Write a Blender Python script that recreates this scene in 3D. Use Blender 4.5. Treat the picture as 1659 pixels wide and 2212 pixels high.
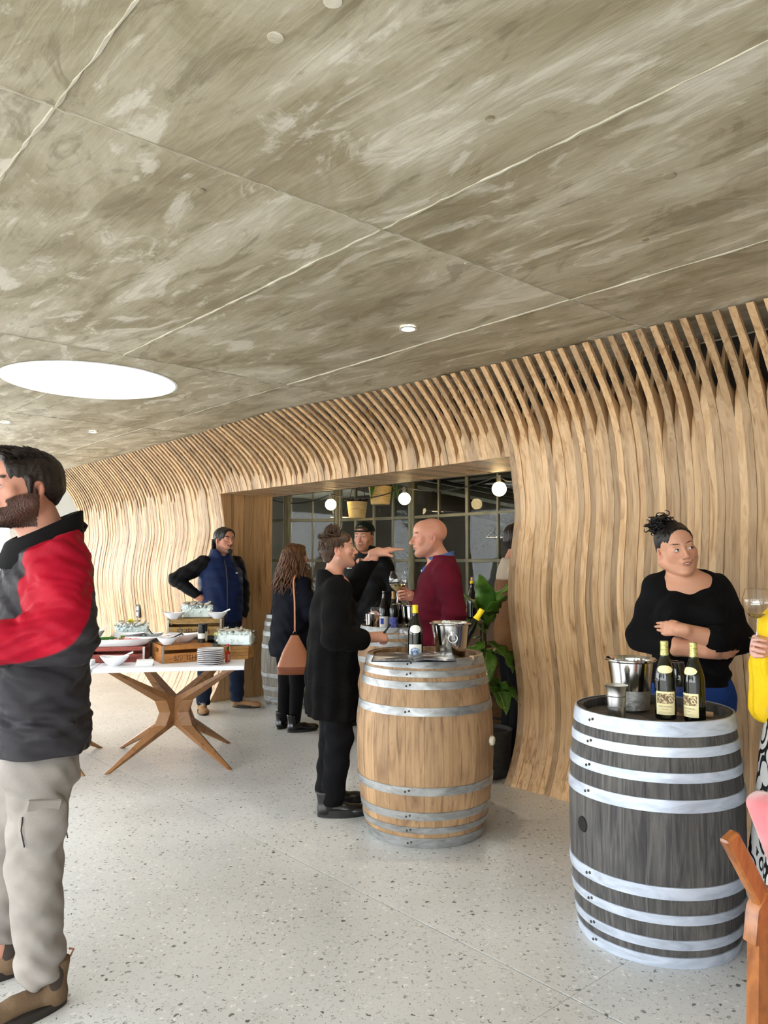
import bpy, bmesh, math, random
import numpy as np
from mathutils import Vector, Matrix
from math import sin, cos, pi, radians as rad
random.seed(7); RNG = np.random.default_rng(7)
for _o in list(bpy.data.objects): bpy.data.objects.remove(_o)
SC = bpy.context.scene; COL = SC.collection

# ---------------------------------------------------------------- camera, world, exposure
cam = bpy.data.cameras.new('camera'); camo = bpy.data.objects.new('camera', cam); COL.objects.link(camo)
cam.sensor_width = 36; cam.lens = 1673 / 2212 * 36; cam.clip_start = .05; cam.clip_end = 300
camo.location = (0, 0, 1.45); camo.rotation_euler = (rad(90) + math.atan(105 / 1673), 0, 0)
SC.camera = camo
world = bpy.data.worlds.new('overcast_sky'); SC.world = world; world.use_nodes = True
_wn = world.node_tree.nodes; _bg = _wn['Background']
_bg.inputs[0].default_value = (.93, .97, 1, 1); _bg.inputs[1].default_value = 5.5
vs = SC.view_settings; vs.view_transform = 'Standard'; vs.look = 'None'; vs.exposure = .66; vs.gamma = 1; vs.use_curve_mapping = False
SC.cycles.use_denoising = True; SC.cycles.max_bounces = 6; SC.cycles.diffuse_bounces = 4; SC.cycles.glossy_bounces = 3; SC.cycles.transmission_bounces = 4
SC.cycles.use_adaptive_sampling = True; SC.cycles.adaptive_threshold = .14; SC.cycles.adaptive_min_samples = 12
SC.cycles.transparent_max_bounces = 12; SC.cycles.caustics_reflective = False; SC.cycles.caustics_refractive = False
SC.cycles.sample_clamp_indirect = 6

# wall frame: u runs along the slatted wall, s towards the room (camera at u = s = 0)
_A = rad(131.3); EU = np.array([cos(_A), sin(_A)]); EN = np.array([-sin(_A), cos(_A)])
def W(u, s, z=0.): p = u * EU + s * EN; return (float(p[0]), float(p[1]), z)
WROT = _A                     # rotation that turns local x into u, local y into s

# ---------------------------------------------------------------- materials
def lin(c):
    c = [v / 255 for v in c]
    return tuple(v / 12.92 if v <= .04045 else ((v + .055) / 1.055) ** 2.4 for v in c) + (1,)
MATS = {}
def bsdf(name):
    m = bpy.data.materials.new(name); m.use_nodes = True; MATS[name] = m
    return m, m.node_tree.nodes, m.node_tree.links, m.node_tree.nodes['Principled BSDF']
def flat(name, c, rough=.6, metal=0., emit=0., spec=.5, alpha=1., trans=0., sheen=0.):
    m, N, L, b = bsdf(name)
    c = lin(c); b.inputs['Base Color'].default_value = c; b.inputs['Roughness'].default_value = rough
    b.inputs['Metallic'].default_value = metal; b.inputs['Specular IOR Level'].default_value = spec
    b.inputs['Alpha'].default_value = alpha; b.inputs['Transmission Weight'].default_value = trans
    if emit: b.inputs['Emission Color'].default_value = c; b.inputs['Emission Strength'].default_value = emit
    if sheen: b.inputs['Sheen Weight'].default_value = sheen
    return m
def noisy(name, cols, scale=(5, 5, 5), detail=4, dist=0., rough=.6, metal=0., bump=0., bscale=None, rnd=0., pos=None, sheen=0., rvar=0., coord='Object', spec=.5, vcol=False, stain=None):
    """colour ramp over stretched noise, optional bump, per-object variation and vertex colour"""
    m, N, L, b = bsdf(name)
    tc = N.new('ShaderNodeTexCoord'); mp = N.new('ShaderNodeMapping'); mp.inputs['Scale'].default_value = scale
    L.new(tc.outputs[coord], mp.inputs[0])
    oi = N.new('ShaderNodeObjectInfo')
    if rnd:
        cb = N.new('ShaderNodeVectorMath'); cb.operation = 'SCALE'; cb.inputs[0].default_value = (37, 91, 53)
        L.new(oi.outputs['Random'], cb.inputs['Scale']); L.new(cb.outputs[0], mp.inputs['Location'])
    nz = N.new('ShaderNodeTexNoise'); nz.inputs['Scale'].default_value = 1; nz.inputs['Detail'].default_value = detail; nz.inputs['Distortion'].default_value = dist
    L.new(mp.outputs[0], nz.inputs[0])
    rp = N.new('ShaderNodeValToRGB'); el = rp.color_ramp.elements
    n = len(cols); pos = pos or [.3 + .4 * i / max(1, n - 1) for i in range(n)]
    while len(el) < n: el.new(.5)
    for i in range(n): el[i].position = pos[i]; el[i].color = lin(cols[i])
    L.new(nz.outputs[0], rp.inputs[0]); out = rp.outputs[0]
    if rnd:
        hs = N.new('ShaderNodeHueSaturation'); mr = N.new('ShaderNodeMapRange'); mr.inputs[3].default_value = 1 - rnd; mr.inputs[4].default_value = 1 + rnd
        L.new(oi.outputs['Random'], mr.inputs[0]); L.new(mr.outputs[0], hs.inputs['Value']); L.new(out, hs.inputs['Color']); out = hs.outputs[0]
    if stain:
        sc_, col_, a_, b_, amt_ = stain; n3 = N.new('ShaderNodeTexNoise'); mp3 = N.new('ShaderNodeMapping'); mp3.inputs['Scale'].default_value = sc_; mp3.inputs['Location'].default_value = (3.1, 7.7, 1.9)
        geo = N.new('ShaderNodeNewGeometry'); L.new(geo.outputs['Position'], mp3.inputs[0]); L.new(mp3.outputs[0], n3.inputs[0]); n3.inputs['Scale'].default_value = 1; n3.inputs['Detail'].default_value = 6
        mr3 = N.new('ShaderNodeMapRange'); mr3.inputs[1].default_value = a_; mr3.inputs[2].default_value = b_; mr3.inputs[4].default_value = amt_; L.new(n3.outputs[0], mr3.inputs[0])
        mx3 = N.new('ShaderNodeMix'); mx3.data_type = 'RGBA'; L.new(mr3.outputs[0], mx3.inputs[0]); L.new(out, mx3.inputs[6]); mx3.inputs[7].default_value = lin(col_); out = mx3.outputs[2]
    if vcol:
        at = N.new('ShaderNodeVertexColor'); at.layer_name = 'Col'; mx = N.new('ShaderNodeMix'); mx.data_type = 'RGBA'; mx.blend_type = 'MULTIPLY'; mx.inputs[0].default_value = 1
        L.new(at.outputs[0], mx.inputs[6]); L.new(out, mx.inputs[7]); out = mx.outputs[2]
    L.new(out, b.inputs['Base Color'])
    b.inputs['Roughness'].default_value = rough; b.inputs['Metallic'].default_value = metal; b.inputs['Specular IOR Level'].default_value = spec
    if rvar:
        mr = N.new('ShaderNodeMapRange'); mr.inputs[3].default_value = rough - rvar; mr.inputs[4].default_value = rough + rvar
        L.new(nz.outputs[0], mr.inputs[0]); L.new(mr.outputs[0], b.inputs['Roughness'])
    if sheen: b.inputs['Sheen Weight'].default_value = sheen
    if bump:
        n2 = nz
        if bscale:
            mp2 = N.new('ShaderNodeMapping'); mp2.inputs['Scale'].default_value = bscale; L.new(tc.outputs[coord], mp2.inputs[0])
            n2 = N.new('ShaderNodeTexNoise'); n2.inputs['Scale'].default_value = 1; n2.inputs['Detail'].default_value = 5; L.new(mp2.outputs[0], n2.inputs[0])
        bp = N.new('ShaderNodeBump'); bp.inputs['Strength'].default_value = bump; bp.inputs['Distance'].default_value = .01
        L.new(n2.outputs[0], bp.inputs['Height']); L.new(bp.outputs[0], b.inputs['Normal'])
    return m

WHITE3 = [(255, 255, 255)] * 2
def make_terrazzo():
    m, N, L, b = bsdf('terrazzo')
    tc = N.new('ShaderNodeTexCoord')
    big = N.new('ShaderNodeTexNoise'); big.inputs['Scale'].default_value = .9; big.inputs['Detail'].default_value = 6; L.new(tc.outputs['Object'], big.inputs[0])
    rp = N.new('ShaderNodeValToRGB'); rp.color_ramp.elements[0].position = .3; rp.color_ramp.elements[1].position = .72
    rp.color_ramp.elements[0].color = lin((192, 193, 192)); rp.color_ramp.elements[1].color = lin((224, 226, 226)); L.new(big.outputs[0], rp.inputs[0])
    last = rp.outputs[0]
    for sc, th, w, colr in ((34, .27, .62, (84, 84, 82)), (60, .26, .6, (88, 86, 82)), (42, .3, .62, (236, 236, 232)), (95, .28, .5, (112, 106, 98))):
        wob = N.new('ShaderNodeTexNoise'); wob.inputs['Scale'].default_value = sc * 1.6; wob.inputs['Detail'].default_value = 1; L.new(tc.outputs['Object'], wob.inputs[0])
        ad = N.new('ShaderNodeVectorMath'); ad.operation = 'MULTIPLY_ADD'; ad.inputs[1].default_value = (.028,) * 3; L.new(wob.outputs['Color'], ad.inputs[0]); L.new(tc.outputs['Object'], ad.inputs[2])
        vo = N.new('ShaderNodeTexVoronoi'); vo.inputs['Scale'].default_value = sc; L.new(ad.outputs[0], vo.inputs[0])
        lt = N.new('ShaderNodeMath'); lt.operation = 'LESS_THAN'; lt.inputs[1].default_value = th; L.new(vo.outputs['Distance'], lt.inputs[0])
        sp = N.new('ShaderNodeSeparateColor'); L.new(vo.outputs['Color'], sp.inputs[0])
        gt = N.new('ShaderNodeMath'); gt.operation = 'GREATER_THAN'; gt.inputs[1].default_value = w; L.new(sp.outputs[0], gt.inputs[0])
        mu = N.new('ShaderNodeMath'); mu.operation = 'MULTIPLY'; L.new(lt.outputs[0], mu.inputs[0]); L.new(gt.outputs[0], mu.inputs[1])
        mu2 = N.new('ShaderNodeMath'); mu2.operation = 'MULTIPLY'; L.new(mu.outputs[0], mu2.inputs[0]); L.new(sp.outputs[1], mu2.inputs[1])
        mx = N.new('ShaderNodeMix'); mx.data_type = 'RGBA'; L.new(mu2.outputs[0], mx.inputs[0]); L.new(last, mx.inputs[6]); mx.inputs[7].default_value = lin(colr); last = mx.outputs[2]
    L.new(last, b.inputs['Base Color']); b.inputs['Roughness'].default_value = .34; b.inputs['Specular IOR Level'].default_value = .45
    return m
def make_concrete():
    m, N, L, b = bsdf('board_concrete')
    tc = N.new('ShaderNodeTexCoord'); oi = N.new('ShaderNodeObjectInfo')
    cb = N.new('ShaderNodeVectorMath'); cb.operation = 'SCALE'; cb.inputs[0].default_value = (17, 9, 3); L.new(oi.outputs['Random'], cb.inputs['Scale'])
    def noise(scale, rot, det, dist, off=True):
        mp = N.new('ShaderNodeMapping'); mp.inputs['Scale'].default_value = scale; mp.inputs['Rotation'].default_value = (0, 0, rot); L.new(tc.outputs['Object'], mp.inputs[0])
        if off: L.new(cb.outputs[0], mp.inputs['Location'])
        nz = N.new('ShaderNodeTexNoise'); nz.inputs['Scale'].default_value = 1; nz.inputs['Detail'].default_value = det; nz.inputs['Distortion'].default_value = dist; L.new(mp.outputs[0], nz.inputs[0]); return nz
    a = noise((1.0, 2.3, 1), .12, 12, .9); a.inputs['Roughness'].default_value = .62
    rp = N.new('ShaderNodeValToRGB'); el = rp.color_ramp.elements
    el[0].position = .3; el[0].color = lin((142, 131, 106)); el[1].position = .72; el[1].color = lin((222, 216, 198))
    for ps, cl in ((.42, (160, 150, 124)), (.5, (178, 169, 145)), (.56, (190, 182, 160))): q = el.new(ps); q.color = lin(cl)
    L.new(a.outputs[0], rp.inputs[0]); last = rp.outputs[0]
    g = noise((3, 26, 1), .05, 6, 1.2)                      # grain print of the shuttering sheets
    g2 = noise((2.2, 5.5, 1), -.2, 12, 1.1); g2.inputs['Roughness'].default_value = .66
    g3 = noise((.5, .8, 1), .3, 5, .6)
    for src, lo, hi, col, amt in ((g, .52, .72, (212, 205, 186), .22), (g, .46, .3, (136, 125, 102), .24), (g2, .55, .62, (228, 223, 208), .62), (g2, .45, .37, (120, 109, 86), .55), (g3, .45, .3, (132, 120, 96), .35)):
        mr = N.new('ShaderNodeMapRange'); mr.inputs[1].default_value = lo; mr.inputs[2].default_value = hi; mr.inputs[4].default_value = amt; L.new(src.outputs[0], mr.inputs[0])
        mx = N.new('ShaderNodeMix'); mx.data_type = 'RGBA'; L.new(mr.outputs[0], mx.inputs[0]); L.new(last, mx.inputs[6]); mx.inputs[7].default_value = lin(col); last = mx.outputs[2]
    L.new(last, b.inputs['Base Color']); b.inputs['Roughness'].default_value = .6; b.inputs['Specular IOR Level'].default_value = .3
    bp = N.new('ShaderNodeBump'); bp.inputs['Strength'].default_value = .22; bp.inputs['Distance'].default_value = .012
    ad = N.new('ShaderNodeMath'); ad.operation = 'ADD'; L.new(g.outputs[0], ad.inputs[0]); L.new(g2.outputs[0], ad.inputs[1]); L.new(ad.outputs[0], bp.inputs['Height']); L.new(bp.outputs[0], b.inputs['Normal'])
    return m
def make_thin_glass(name, tint=(1, 1, 1), refl=1.0):
    """thin clear glass: transparent, with a Fresnel-weighted gloss"""
    m = bpy.data.materials.new(name); m.use_nodes = True; N = m.node_tree.nodes; L = m.node_tree.links; N.clear()
    o = N.new('ShaderNodeOutputMaterial'); t = N.new('ShaderNodeBsdfTransparent'); t.inputs[0].default_value = (*tint, 1)
    g = N.new('ShaderNodeBsdfGlossy'); g.inputs['Roughness'].default_value = .02; mx = N.new('ShaderNodeMixShader')
    lw = N.new('ShaderNodeLayerWeight'); lw.inputs[0].default_value = .5; pw = N.new('ShaderNodeMath'); pw.operation = 'POWER'; pw.inputs[1].default_value = 5; L.new(lw.outputs['Facing'], pw.inputs[0])
    f0 = N.new('ShaderNodeMath'); f0.operation = 'MULTIPLY_ADD'; f0.inputs[1].default_value = .96; f0.inputs[2].default_value = .04; L.new(pw.outputs[0], f0.inputs[0])
    mu = N.new('ShaderNodeMath'); mu.operation = 'MULTIPLY'; mu.inputs[1].default_value = refl; mu.use_clamp = True
    L.new(f0.outputs[0], mu.inputs[0]); L.new(mu.outputs[0], mx.inputs[0]); L.new(t.outputs[0], mx.inputs[1]); L.new(g.outputs[0], mx.inputs[2]); L.new(mx.outputs[0], o.inputs[0])
    MATS[name] = m; return m

make_terrazzo(); make_concrete(); make_thin_glass('clear_glass', refl=1.6); make_thin_glass('window_glass', (.8, .83, .82), .35); make_thin_glass('ice_glass', (.97, .99, .985), .7)
noisy('slat_wood', [(124, 90, 58), (184, 147, 104), (204, 171, 130), (156, 118, 80)], (26, 26, 1.3), 5, 1.2, .5, 0, .12, (60, 60, 3), .32, [.22, .42, .6, .8])
noisy('plank_wood', [(128, 93, 60), (182, 144, 101), (158, 119, 80)], (22, 22, 1.2), 5, 1.5, .5, 0, .1, (60, 60, 3), .14, [.3, .5, .75])
noisy('wall_backing', [(44, 41, 38), (58, 54, 50)], (3, 3, 3), 2, 0, .9); flat('socket_black', (22, 21, 20), .5)
noisy('joint_cement', [(176, 168, 146), (214, 208, 190)], (8, 8, 8), 4, 0, .7, 0, .3)
noisy('joint_grey', [(104, 100, 94), (126, 122, 114)], (8, 8, 8), 3, 0, .8)
noisy('steel_frame', [(104, 102, 84), (128, 126, 104)], (6, 6, 6), 4, 0, .5, .3, .1)
noisy('dado_wood', [(84, 62, 44), (112, 84, 58)], (20, 20, 3), 4, 0, .6)
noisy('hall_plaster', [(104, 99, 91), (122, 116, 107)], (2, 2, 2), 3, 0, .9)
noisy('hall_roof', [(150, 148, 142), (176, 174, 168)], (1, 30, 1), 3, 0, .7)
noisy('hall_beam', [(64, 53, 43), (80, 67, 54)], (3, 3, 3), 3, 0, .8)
noisy('column_paint', [(186, 180, 162), (204, 198, 182)], (5, 5, 5), 3, 0, .8)
noisy('white_paint', [(232, 232, 228), (244, 244, 242)], (3, 3, 3), 2, 0, .5)
flat('lamp_white', (255, 250, 240), .5, 0, 14); flat('bulb_glow', (255, 222, 160), .3, 0, 20); flat('lamp_rim', (225, 225, 222), .35, .2)
noisy('grey_paving', [(150, 148, 142), (176, 174, 168)], (2, 2, 2), 4, 0, .9)
noisy('leaf_far', [(40, 62, 26), (84, 112, 50)], (6, 6, 6), 3, 0, .7, rnd=.2)
noisy('bark', [(70, 56, 44), (98, 82, 64)], (12, 12, 3), 4, 0, .9)

# ---------------------------------------------------------------- mesh helpers
def link(name, me, mat=None, parent=None, smooth=True, autosmooth=None):
    o = bpy.data.objects.new(name, me); COL.objects.link(o)
    if parent is not None: o.parent = parent
    if mat is not None:
        for mm in (mat if isinstance(mat, (list, tuple)) else [mat]): me.materials.append(MATS[mm])
    if smooth and len(me.polygons):
        me.polygons.foreach_set('use_smooth', np.ones(len(me.polygons), bool))
        if autosmooth:
            try: me.set_sharp_from_angle(angle=rad(autosmooth))
            except Exception: pass
    return o
def tag(o, label=None, cat=None, group=None, kind=None):
    if label: o['label'] = label
    if cat: o['category'] = cat
    if group: o['group'] = group
    if kind: o['kind'] = kind
    return o
def thing(name, label, cat, loc=(0, 0, 0), rz=0., group=None):
    o = bpy.data.objects.new(name, None); COL.objects.link(o); o.location = loc; o.rotation_euler = (0, 0, rz); o.empty_display_size = .1
    return tag(o, label, cat, group)
def kids(o): return [c for c in bpy.data.objects if c.parent == o]
def dup(o, parent=None, loc=None, rz=None, label=None):
    c = o.copy(); COL.objects.link(c); c.parent = parent
    for ch in kids(o): dup(ch, c)
    if loc is not None: c.location = loc
    if rz is not None: c.rotation_euler = (0, 0, rz)
    if label: c['label'] = label
    return c
class MB:
    """collects simple shapes into one mesh"""
    def __init__(s): s.v = []; s.f = []; s.m = []
    def raw(s, vs, fs, mi=0):
        b = len(s.v); s.v += [tuple(map(float, p)) for p in vs]; s.f += [tuple(i + b for i in f) for f in fs]; s.m += [mi] * len(fs); return s
    def box(s, c, d, R=None, bev=0., mi=0):
        hx, hy, hz = d[0] / 2, d[1] / 2, d[2] / 2
        if bev:
            vs = []
            for z in (-1, 1):
                for y in (-1, 1):
                    for x in (-1, 1):
                        vs += [(x * (hx - bev), y * (hy - bev), z * hz), (x * hx, y * (hy - bev), z * (hz - bev)), (x * (hx - bev), y * hy, z * (hz - bev))]
            bm = bmesh.new(); [bm.verts.new(v) for v in vs]; r = bmesh.ops.convex_hull(bm, input=bm.verts)
            bmesh.ops.dissolve_limit(bm, angle_limit=.02, verts=bm.verts, edges=bm.edges)
            bm.verts.index_update(); vs = [v.co[:] for v in bm.verts]; fs = [[v.index for v in f.verts] for f in bm.faces]; bm.free()
        else:
            vs = [(x, y, z) for z in (-hz, hz) for y in (-hy, hy) for x in (-hx, hx)]
            fs = [(0, 2, 3, 1), (4, 5, 7, 6), (0, 1, 5, 4), (2, 6, 7, 3), (0, 4, 6, 2), (1, 3, 7, 5)]
        if R is not None: vs = [R @ Vector(v) for v in vs]
        return s.raw([(v[0] + c[0], v[1] + c[1], v[2] + c[2]) for v in vs], fs, mi)
    def lathe(s, prof, n=32, c=(0, 0, 0), a0=0., a1=2 * pi, R=None, mi=0):
        """prof: list of (r, z); closed ring when the sweep is a full turn"""
        full = abs(a1 - a0 - 2 * pi) < 1e-6; k = n if full else n + 1; vs = []; fs = []
        for r, z in prof:
            for i in range(k):
                a = a0 + (a1 - a0) * i / n; p = Vector((r * cos(a), r * sin(a), z))
                if R is not None: p = R @ p
                vs.append((p[0] + c[0], p[1] + c[1], p[2] + c[2]))
        for j in range(len(prof) - 1):
            for i in range(n):
                i2 = (i + 1) % k; fs.append((j * k + i, j * k + i2, (j + 1) * k + i2, (j + 1) * k + i))
        return s.raw(vs, fs, mi)
    def disc(s, r, z, n=32, c=(0, 0, 0), mi=0):
        return s.raw([(c[0] + r * cos(2 * pi * i / n), c[1] + r * sin(2 * pi * i / n), c[2] + z) for i in range(n)], [tuple(range(n))], mi)
    def tube(s, pts, r, n=8, caps=True, flat_=1., mi=0):
        pts = [Vector(p) for p in pts]; k = len(pts); rs = r if isinstance(r, (list, tuple, np.ndarray)) else [r] * k; vs = []; fs = []
        up = Vector((.13, .21, 1)).normalized()
        for i, p in enumerate(pts):
            t = (pts[min(i + 1, k - 1)] - pts[max(i - 1, 0)])
            if t.length < 1e-9: t = Vector((0, 0, 1))
            t.normalize(); x = up.cross(t)
            if x.length < 1e-3: x = Vector((1, 0, 0)).cross(t)
            x.normalize(); y = t.cross(x)
            up = y if i else up
            for j in range(n):
                a = 2 * pi * j / n; vs.append(p + x * (rs[i] * cos(a)) + y * (rs[i] * flat_ * sin(a)))
        for i in range(k - 1):
            for j in range(n):
                j2 = (j + 1) % n; fs.append((i * n + j, i * n + j2, (i + 1) * n + j2, (i + 1) * n + j))
        if caps: fs += [tuple(range(n))[::-1], tuple(range((k - 1) * n, k * n))]
        return s.raw(vs, fs, mi)
    def ball(s, c, r, nu=14, nv=9, R=None, mi=0):
        rr = r if isinstance(r, (tuple, list)) else (r, r, r); vs = []; fs = []
        for j in range(nv + 1):
            t = pi * j / nv
            for i in range(nu):
                a = 2 * pi * i / nu; p = Vector((rr[0] * sin(t) * cos(a), rr[1] * sin(t) * sin(a), rr[2] * cos(t)))
                if R is not None: p = R @ p
                vs.append((p[0] + c[0], p[1] + c[1], p[2] + c[2]))
        for j in range(nv):
            for i in range(nu):
                i2 = (i + 1) % nu; fs.append((j * nu + i, (j + 1) * nu + i, (j + 1) * nu + i2, j * nu + i2))
        return s.raw(vs, fs, mi)
    def prism(s, poly, z0, z1, R=None, c=(0, 0, 0), mi=0):
        """poly: list of (x, y) extruded from z0 to z1"""
        n = len(poly); vs = [(x, y, z0) for x, y in poly] + [(x, y, z1) for x, y in poly]
        if R is not None: vs = [R @ Vector(v) for v in vs]
        vs = [(v[0] + c[0], v[1] + c[1], v[2] + c[2]) for v in vs]
        fs = [tuple(range(n))[::-1], tuple(range(n, 2 * n))] + [(i, (i + 1) % n, n + (i + 1) % n, n + i) for i in range(n)]
        return s.raw(vs, fs, mi)
    def mesh(s, name='part'):
        me = bpy.data.meshes.new(name); me.from_pydata(s.v, [], s.f); me.update()
        if any(s.m): me.polygons.foreach_set('material_index', np.array(s.m, np.int32))
        return me
    def obj(s, name, mat, parent=None, smooth=True, auto=35):
        return link(name, s.mesh(name), mat, parent, smooth, auto)
def Rz(a): return Matrix.Rotation(a, 3, 'Z')
def Rx(a): return Matrix.Rotation(a, 3, 'X')
def Ry(a): return Matrix.Rotation(a, 3, 'Y')
def text_geo(txt, size, ext=.0):
    """letters as flat faces in the xy plane, centred on x"""
    cu = bpy.data.curves.new('t', 'FONT'); cu.body = txt; cu.size = size; cu.align_x = 'CENTER'; cu.resolution_u = 2; cu.extrude = ext
    ob = bpy.data.objects.new('t', cu); COL.objects.link(ob); dg = bpy.context.evaluated_depsgraph_get(); dg.update()
    me = bpy.data.meshes.new_from_object(ob.evaluated_get(dg)); vs = [v.co[:] for v in me.vertices]; fs = [tuple(p.vertices) for p in me.polygons]
    bpy.data.objects.remove(ob); bpy.data.meshes.remove(me); return vs, fs
def catmull(pts, m=6):
    pts = [np.array(p, float) for p in pts]; P = [2 * pts[0] - pts[1]] + pts + [2 * pts[-1] - pts[-2]]; out = []
    for i in range(1, len(P) - 2):
        for k in range(m):
            t = k / m; a, b, c, d = P[i - 1], P[i], P[i + 1], P[i + 2]
            out.append(.5 * (2 * b + (c - a) * t + (2 * a - 5 * b + 4 * c - d) * t * t + (3 * b - a - 3 * c + d) * t ** 3))
    out.append(pts[-1]); return out

# ---------------------------------------------------------------- the setting: floor, ceiling
def uvbox(mb, u0, u1, s0, s1, z0, z1):
    P = [W(u0, s0), W(u1, s0), W(u1, s1), W(u0, s1)]
    # keep counter-clockwise seen from above
    return mb.prism([(p[0], p[1]) for p in P], z0, z1)
UJ = [-3.2, -1.75, 1.6, 4.95, 8.3, 11.65, 15.0]; SJ = [-9.6, -5.58, -2.23, 1.12, 2.9]
floor = uvbox(MB(), UJ[0], UJ[-1], SJ[0], SJ[-1], -.25, -.006).obj('floor', 'joint_grey', smooth=False); tag(floor, kind='structure')
for i in range(len(UJ) - 1):
    for j in range(len(SJ) - 1):
        g = .0009; h = .0040; uvbox(MB(), UJ[i] + g, UJ[i + 1] - g, SJ[j] + h, SJ[j + 1] - h, -.006, 0).obj('floor_panel', 'terrazzo', floor, False)
CZ = 2.7; SKY = (5.37, -1.99, .575)
def cut_round(o, r):
    c = W(SKY[0], SKY[1]); k = MB(); n = 56
    k.prism([(c[0] + r * cos(2 * pi * i / n), c[1] + r * sin(2 * pi * i / n)) for i in range(n)], 2, 4)
    ko = k.obj('cutter', None, smooth=False); md = o.modifiers.new('b', 'BOOLEAN'); md.operation = 'DIFFERENCE'; md.object = ko; md.solver = 'EXACT'
    dg = bpy.context.evaluated_depsgraph_get(); dg.update(); me = bpy.data.meshes.new_from_object(o.evaluated_get(dg)); o.modifiers.clear(); o.data = me; bpy.data.objects.remove(ko)
ceil_ = uvbox(MB(), -3.3, 13.2, -9.6, 2.6, CZ + .012, CZ + .26).obj('ceiling', 'joint_cement', smooth=False); tag(ceil_, kind='structure'); cut_round(ceil_, SKY[2])
CU = [-2.65, -.25, 2.15, 4.55, 6.95, 9.35, 11.75, 13.2]; CS = [-4.75, -4.28, -3.08, -1.88, -.68, .52, 1.72, 2.6]
for i in range(len(CU) - 1):
    for j in range(len(CS) - 1):
        # sheets sit on the ceiling's own axes so that the grain print runs along each board
        u0, u1, s0, s1 = CU[i], CU[i + 1], CS[j], CS[j + 1]; g = .0025; z0 = CZ + RNG.uniform(0, .004)
        mb = MB().box(((u0 + u1) / 2, (s0 + s1) / 2, (z0 + CZ + .02) / 2), (u1 - u0 - 2 * g, s1 - s0 - 2 * g, CZ + .02 - z0))
        o = mb.obj('ceiling_panel', 'board_concrete', ceil_, False); o.rotation_euler = (0, 0, WROT)
        if u0 < SKY[0] < u1 and s0 - .6 < SKY[1] < s1 + .6: cut_round(o, SKY[2])
def ridge(a, b, w=.007):
    """uneven cement fin left in a ceiling joint"""
    n = 46; mb = MB(); vs = []; a = np.array(a); b = np.array(b); d = (b - a) / np.linalg.norm(b - a); q = np.array([-d[1], d[0]])
    for i in range(n + 1):
        p = a + (b - a) * i / n; ww = w * RNG.uniform(.1, 1.1); hh = RNG.uniform(.0, .005); of = RNG.uniform(-.003, .003)
        for k, z in ((-1, CZ + .014), (-.5, CZ - hh), (.5, CZ - hh), (1, CZ + .014)):
            x = p + q * (k * ww + of); vs.append((*W(x[0], x[1])[:2], z))
    fs = [(i * 4 + k, i * 4 + 4 + k, i * 4 + 5 + k, i * 4 + 1 + k) for i in range(n) for k in range(3)]
    mb.raw(vs, fs).obj('joint_ridge', 'joint_cement', ceil_, False)
for j in range(1, len(CS) - 1):
    for i in range(len(CU) - 1):
        if abs(CS[j] - SKY[1]) < SKY[2] and CU[i] < SKY[0] < CU[i + 1]:
            h = math.sqrt(SKY[2] ** 2 - (CS[j] - SKY[1]) ** 2); ridge((CU[i], CS[j]), (SKY[0] - h, CS[j])); ridge((SKY[0] + h, CS[j]), (CU[i + 1], CS[j]))
        else: ridge((CU[i], CS[j]), (CU[i + 1], CS[j]), .01 if CS[j] in (-1.88, -.68) else .006)
for u in CU[1:-1]:
    for j in range(len(CS) - 1): ridge((u, CS[j]), (u, CS[j + 1]), .009 if u == 2.15 else .006)
for x, y, r in ((-.115, 1.66, .03), (-.26, 1.78, .028), (.50, 1.62, .03), (.93, 2.45, .03), (.30, 2.12, .02), (-.62, 2.55, .02), (1.02, 2.95, .018), (-.95, 3.1, .02), (.35, 3.2, .016)):
    o = MB().lathe([(r, .006), (r * .95, -.003), (r * .7, -.0035), (.0, -.003)], 20).obj('tie_hole_plug', 'board_concrete', ceil_); o.location = (x, y, CZ + .001); o.scale = (.75, .75, .8)
# rooflight (window_5): white drum with a clear lid
sky = thing('window_5', None, None, (*W(SKY[0], SKY[1])[:2], CZ)); sky['kind'] = 'structure'
MB().lathe([(SKY[2] - .004, -.004), (SKY[2] - .004, .62), (SKY[2] + .03, .62), (SKY[2] + .03, .26)], 56).obj('drum', 'white_paint', sky)
MB().lathe([(SKY[2] + .03, .62), (SKY[2] * .7, .70), (.001, .73)], 48).obj('lid', 'clear_glass', sky)
MB().lathe([(SKY[2] + .012, -.003), (SKY[2] - .004, -.006), (SKY[2] - .004, .01)], 56).obj('rim', 'white_paint', sky)
def downlight(u, s, label):
    t = thing('downlight', label, 'downlight', (*W(u, s)[:2], CZ - .004), 0, 'round recessed downlights in the concrete ceiling')
    MB().lathe([(.046, .0), (.05, -.004), (.036, -.006), (.033, .004)], 28).obj('rim', 'lamp_rim', t)
    MB().disc(.034, .0, 24).obj('lens', 'lamp_white', t, False)
    l = bpy.data.lights.new('downlight_beam', 'SPOT'); l.energy = 26; l.color = (1, .86, .66); l.spot_size = rad(95); l.spot_blend = .8; l.shadow_soft_size = .04
    lo = bpy.data.objects.new('downlight_beam', l); COL.objects.link(lo); lo.parent = t; lo.location = (0, 0, -.012)
downlight(2.99, -2.8, 'recessed downlight alone in the concrete panel facing the wall opening')
downlight(7.45, -2.79, 'recessed downlight between the rooflight and the slatted wall')
downlight(7.45, -2.0, 'recessed downlight further out from the slatted wall beyond the rooflight')

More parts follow.
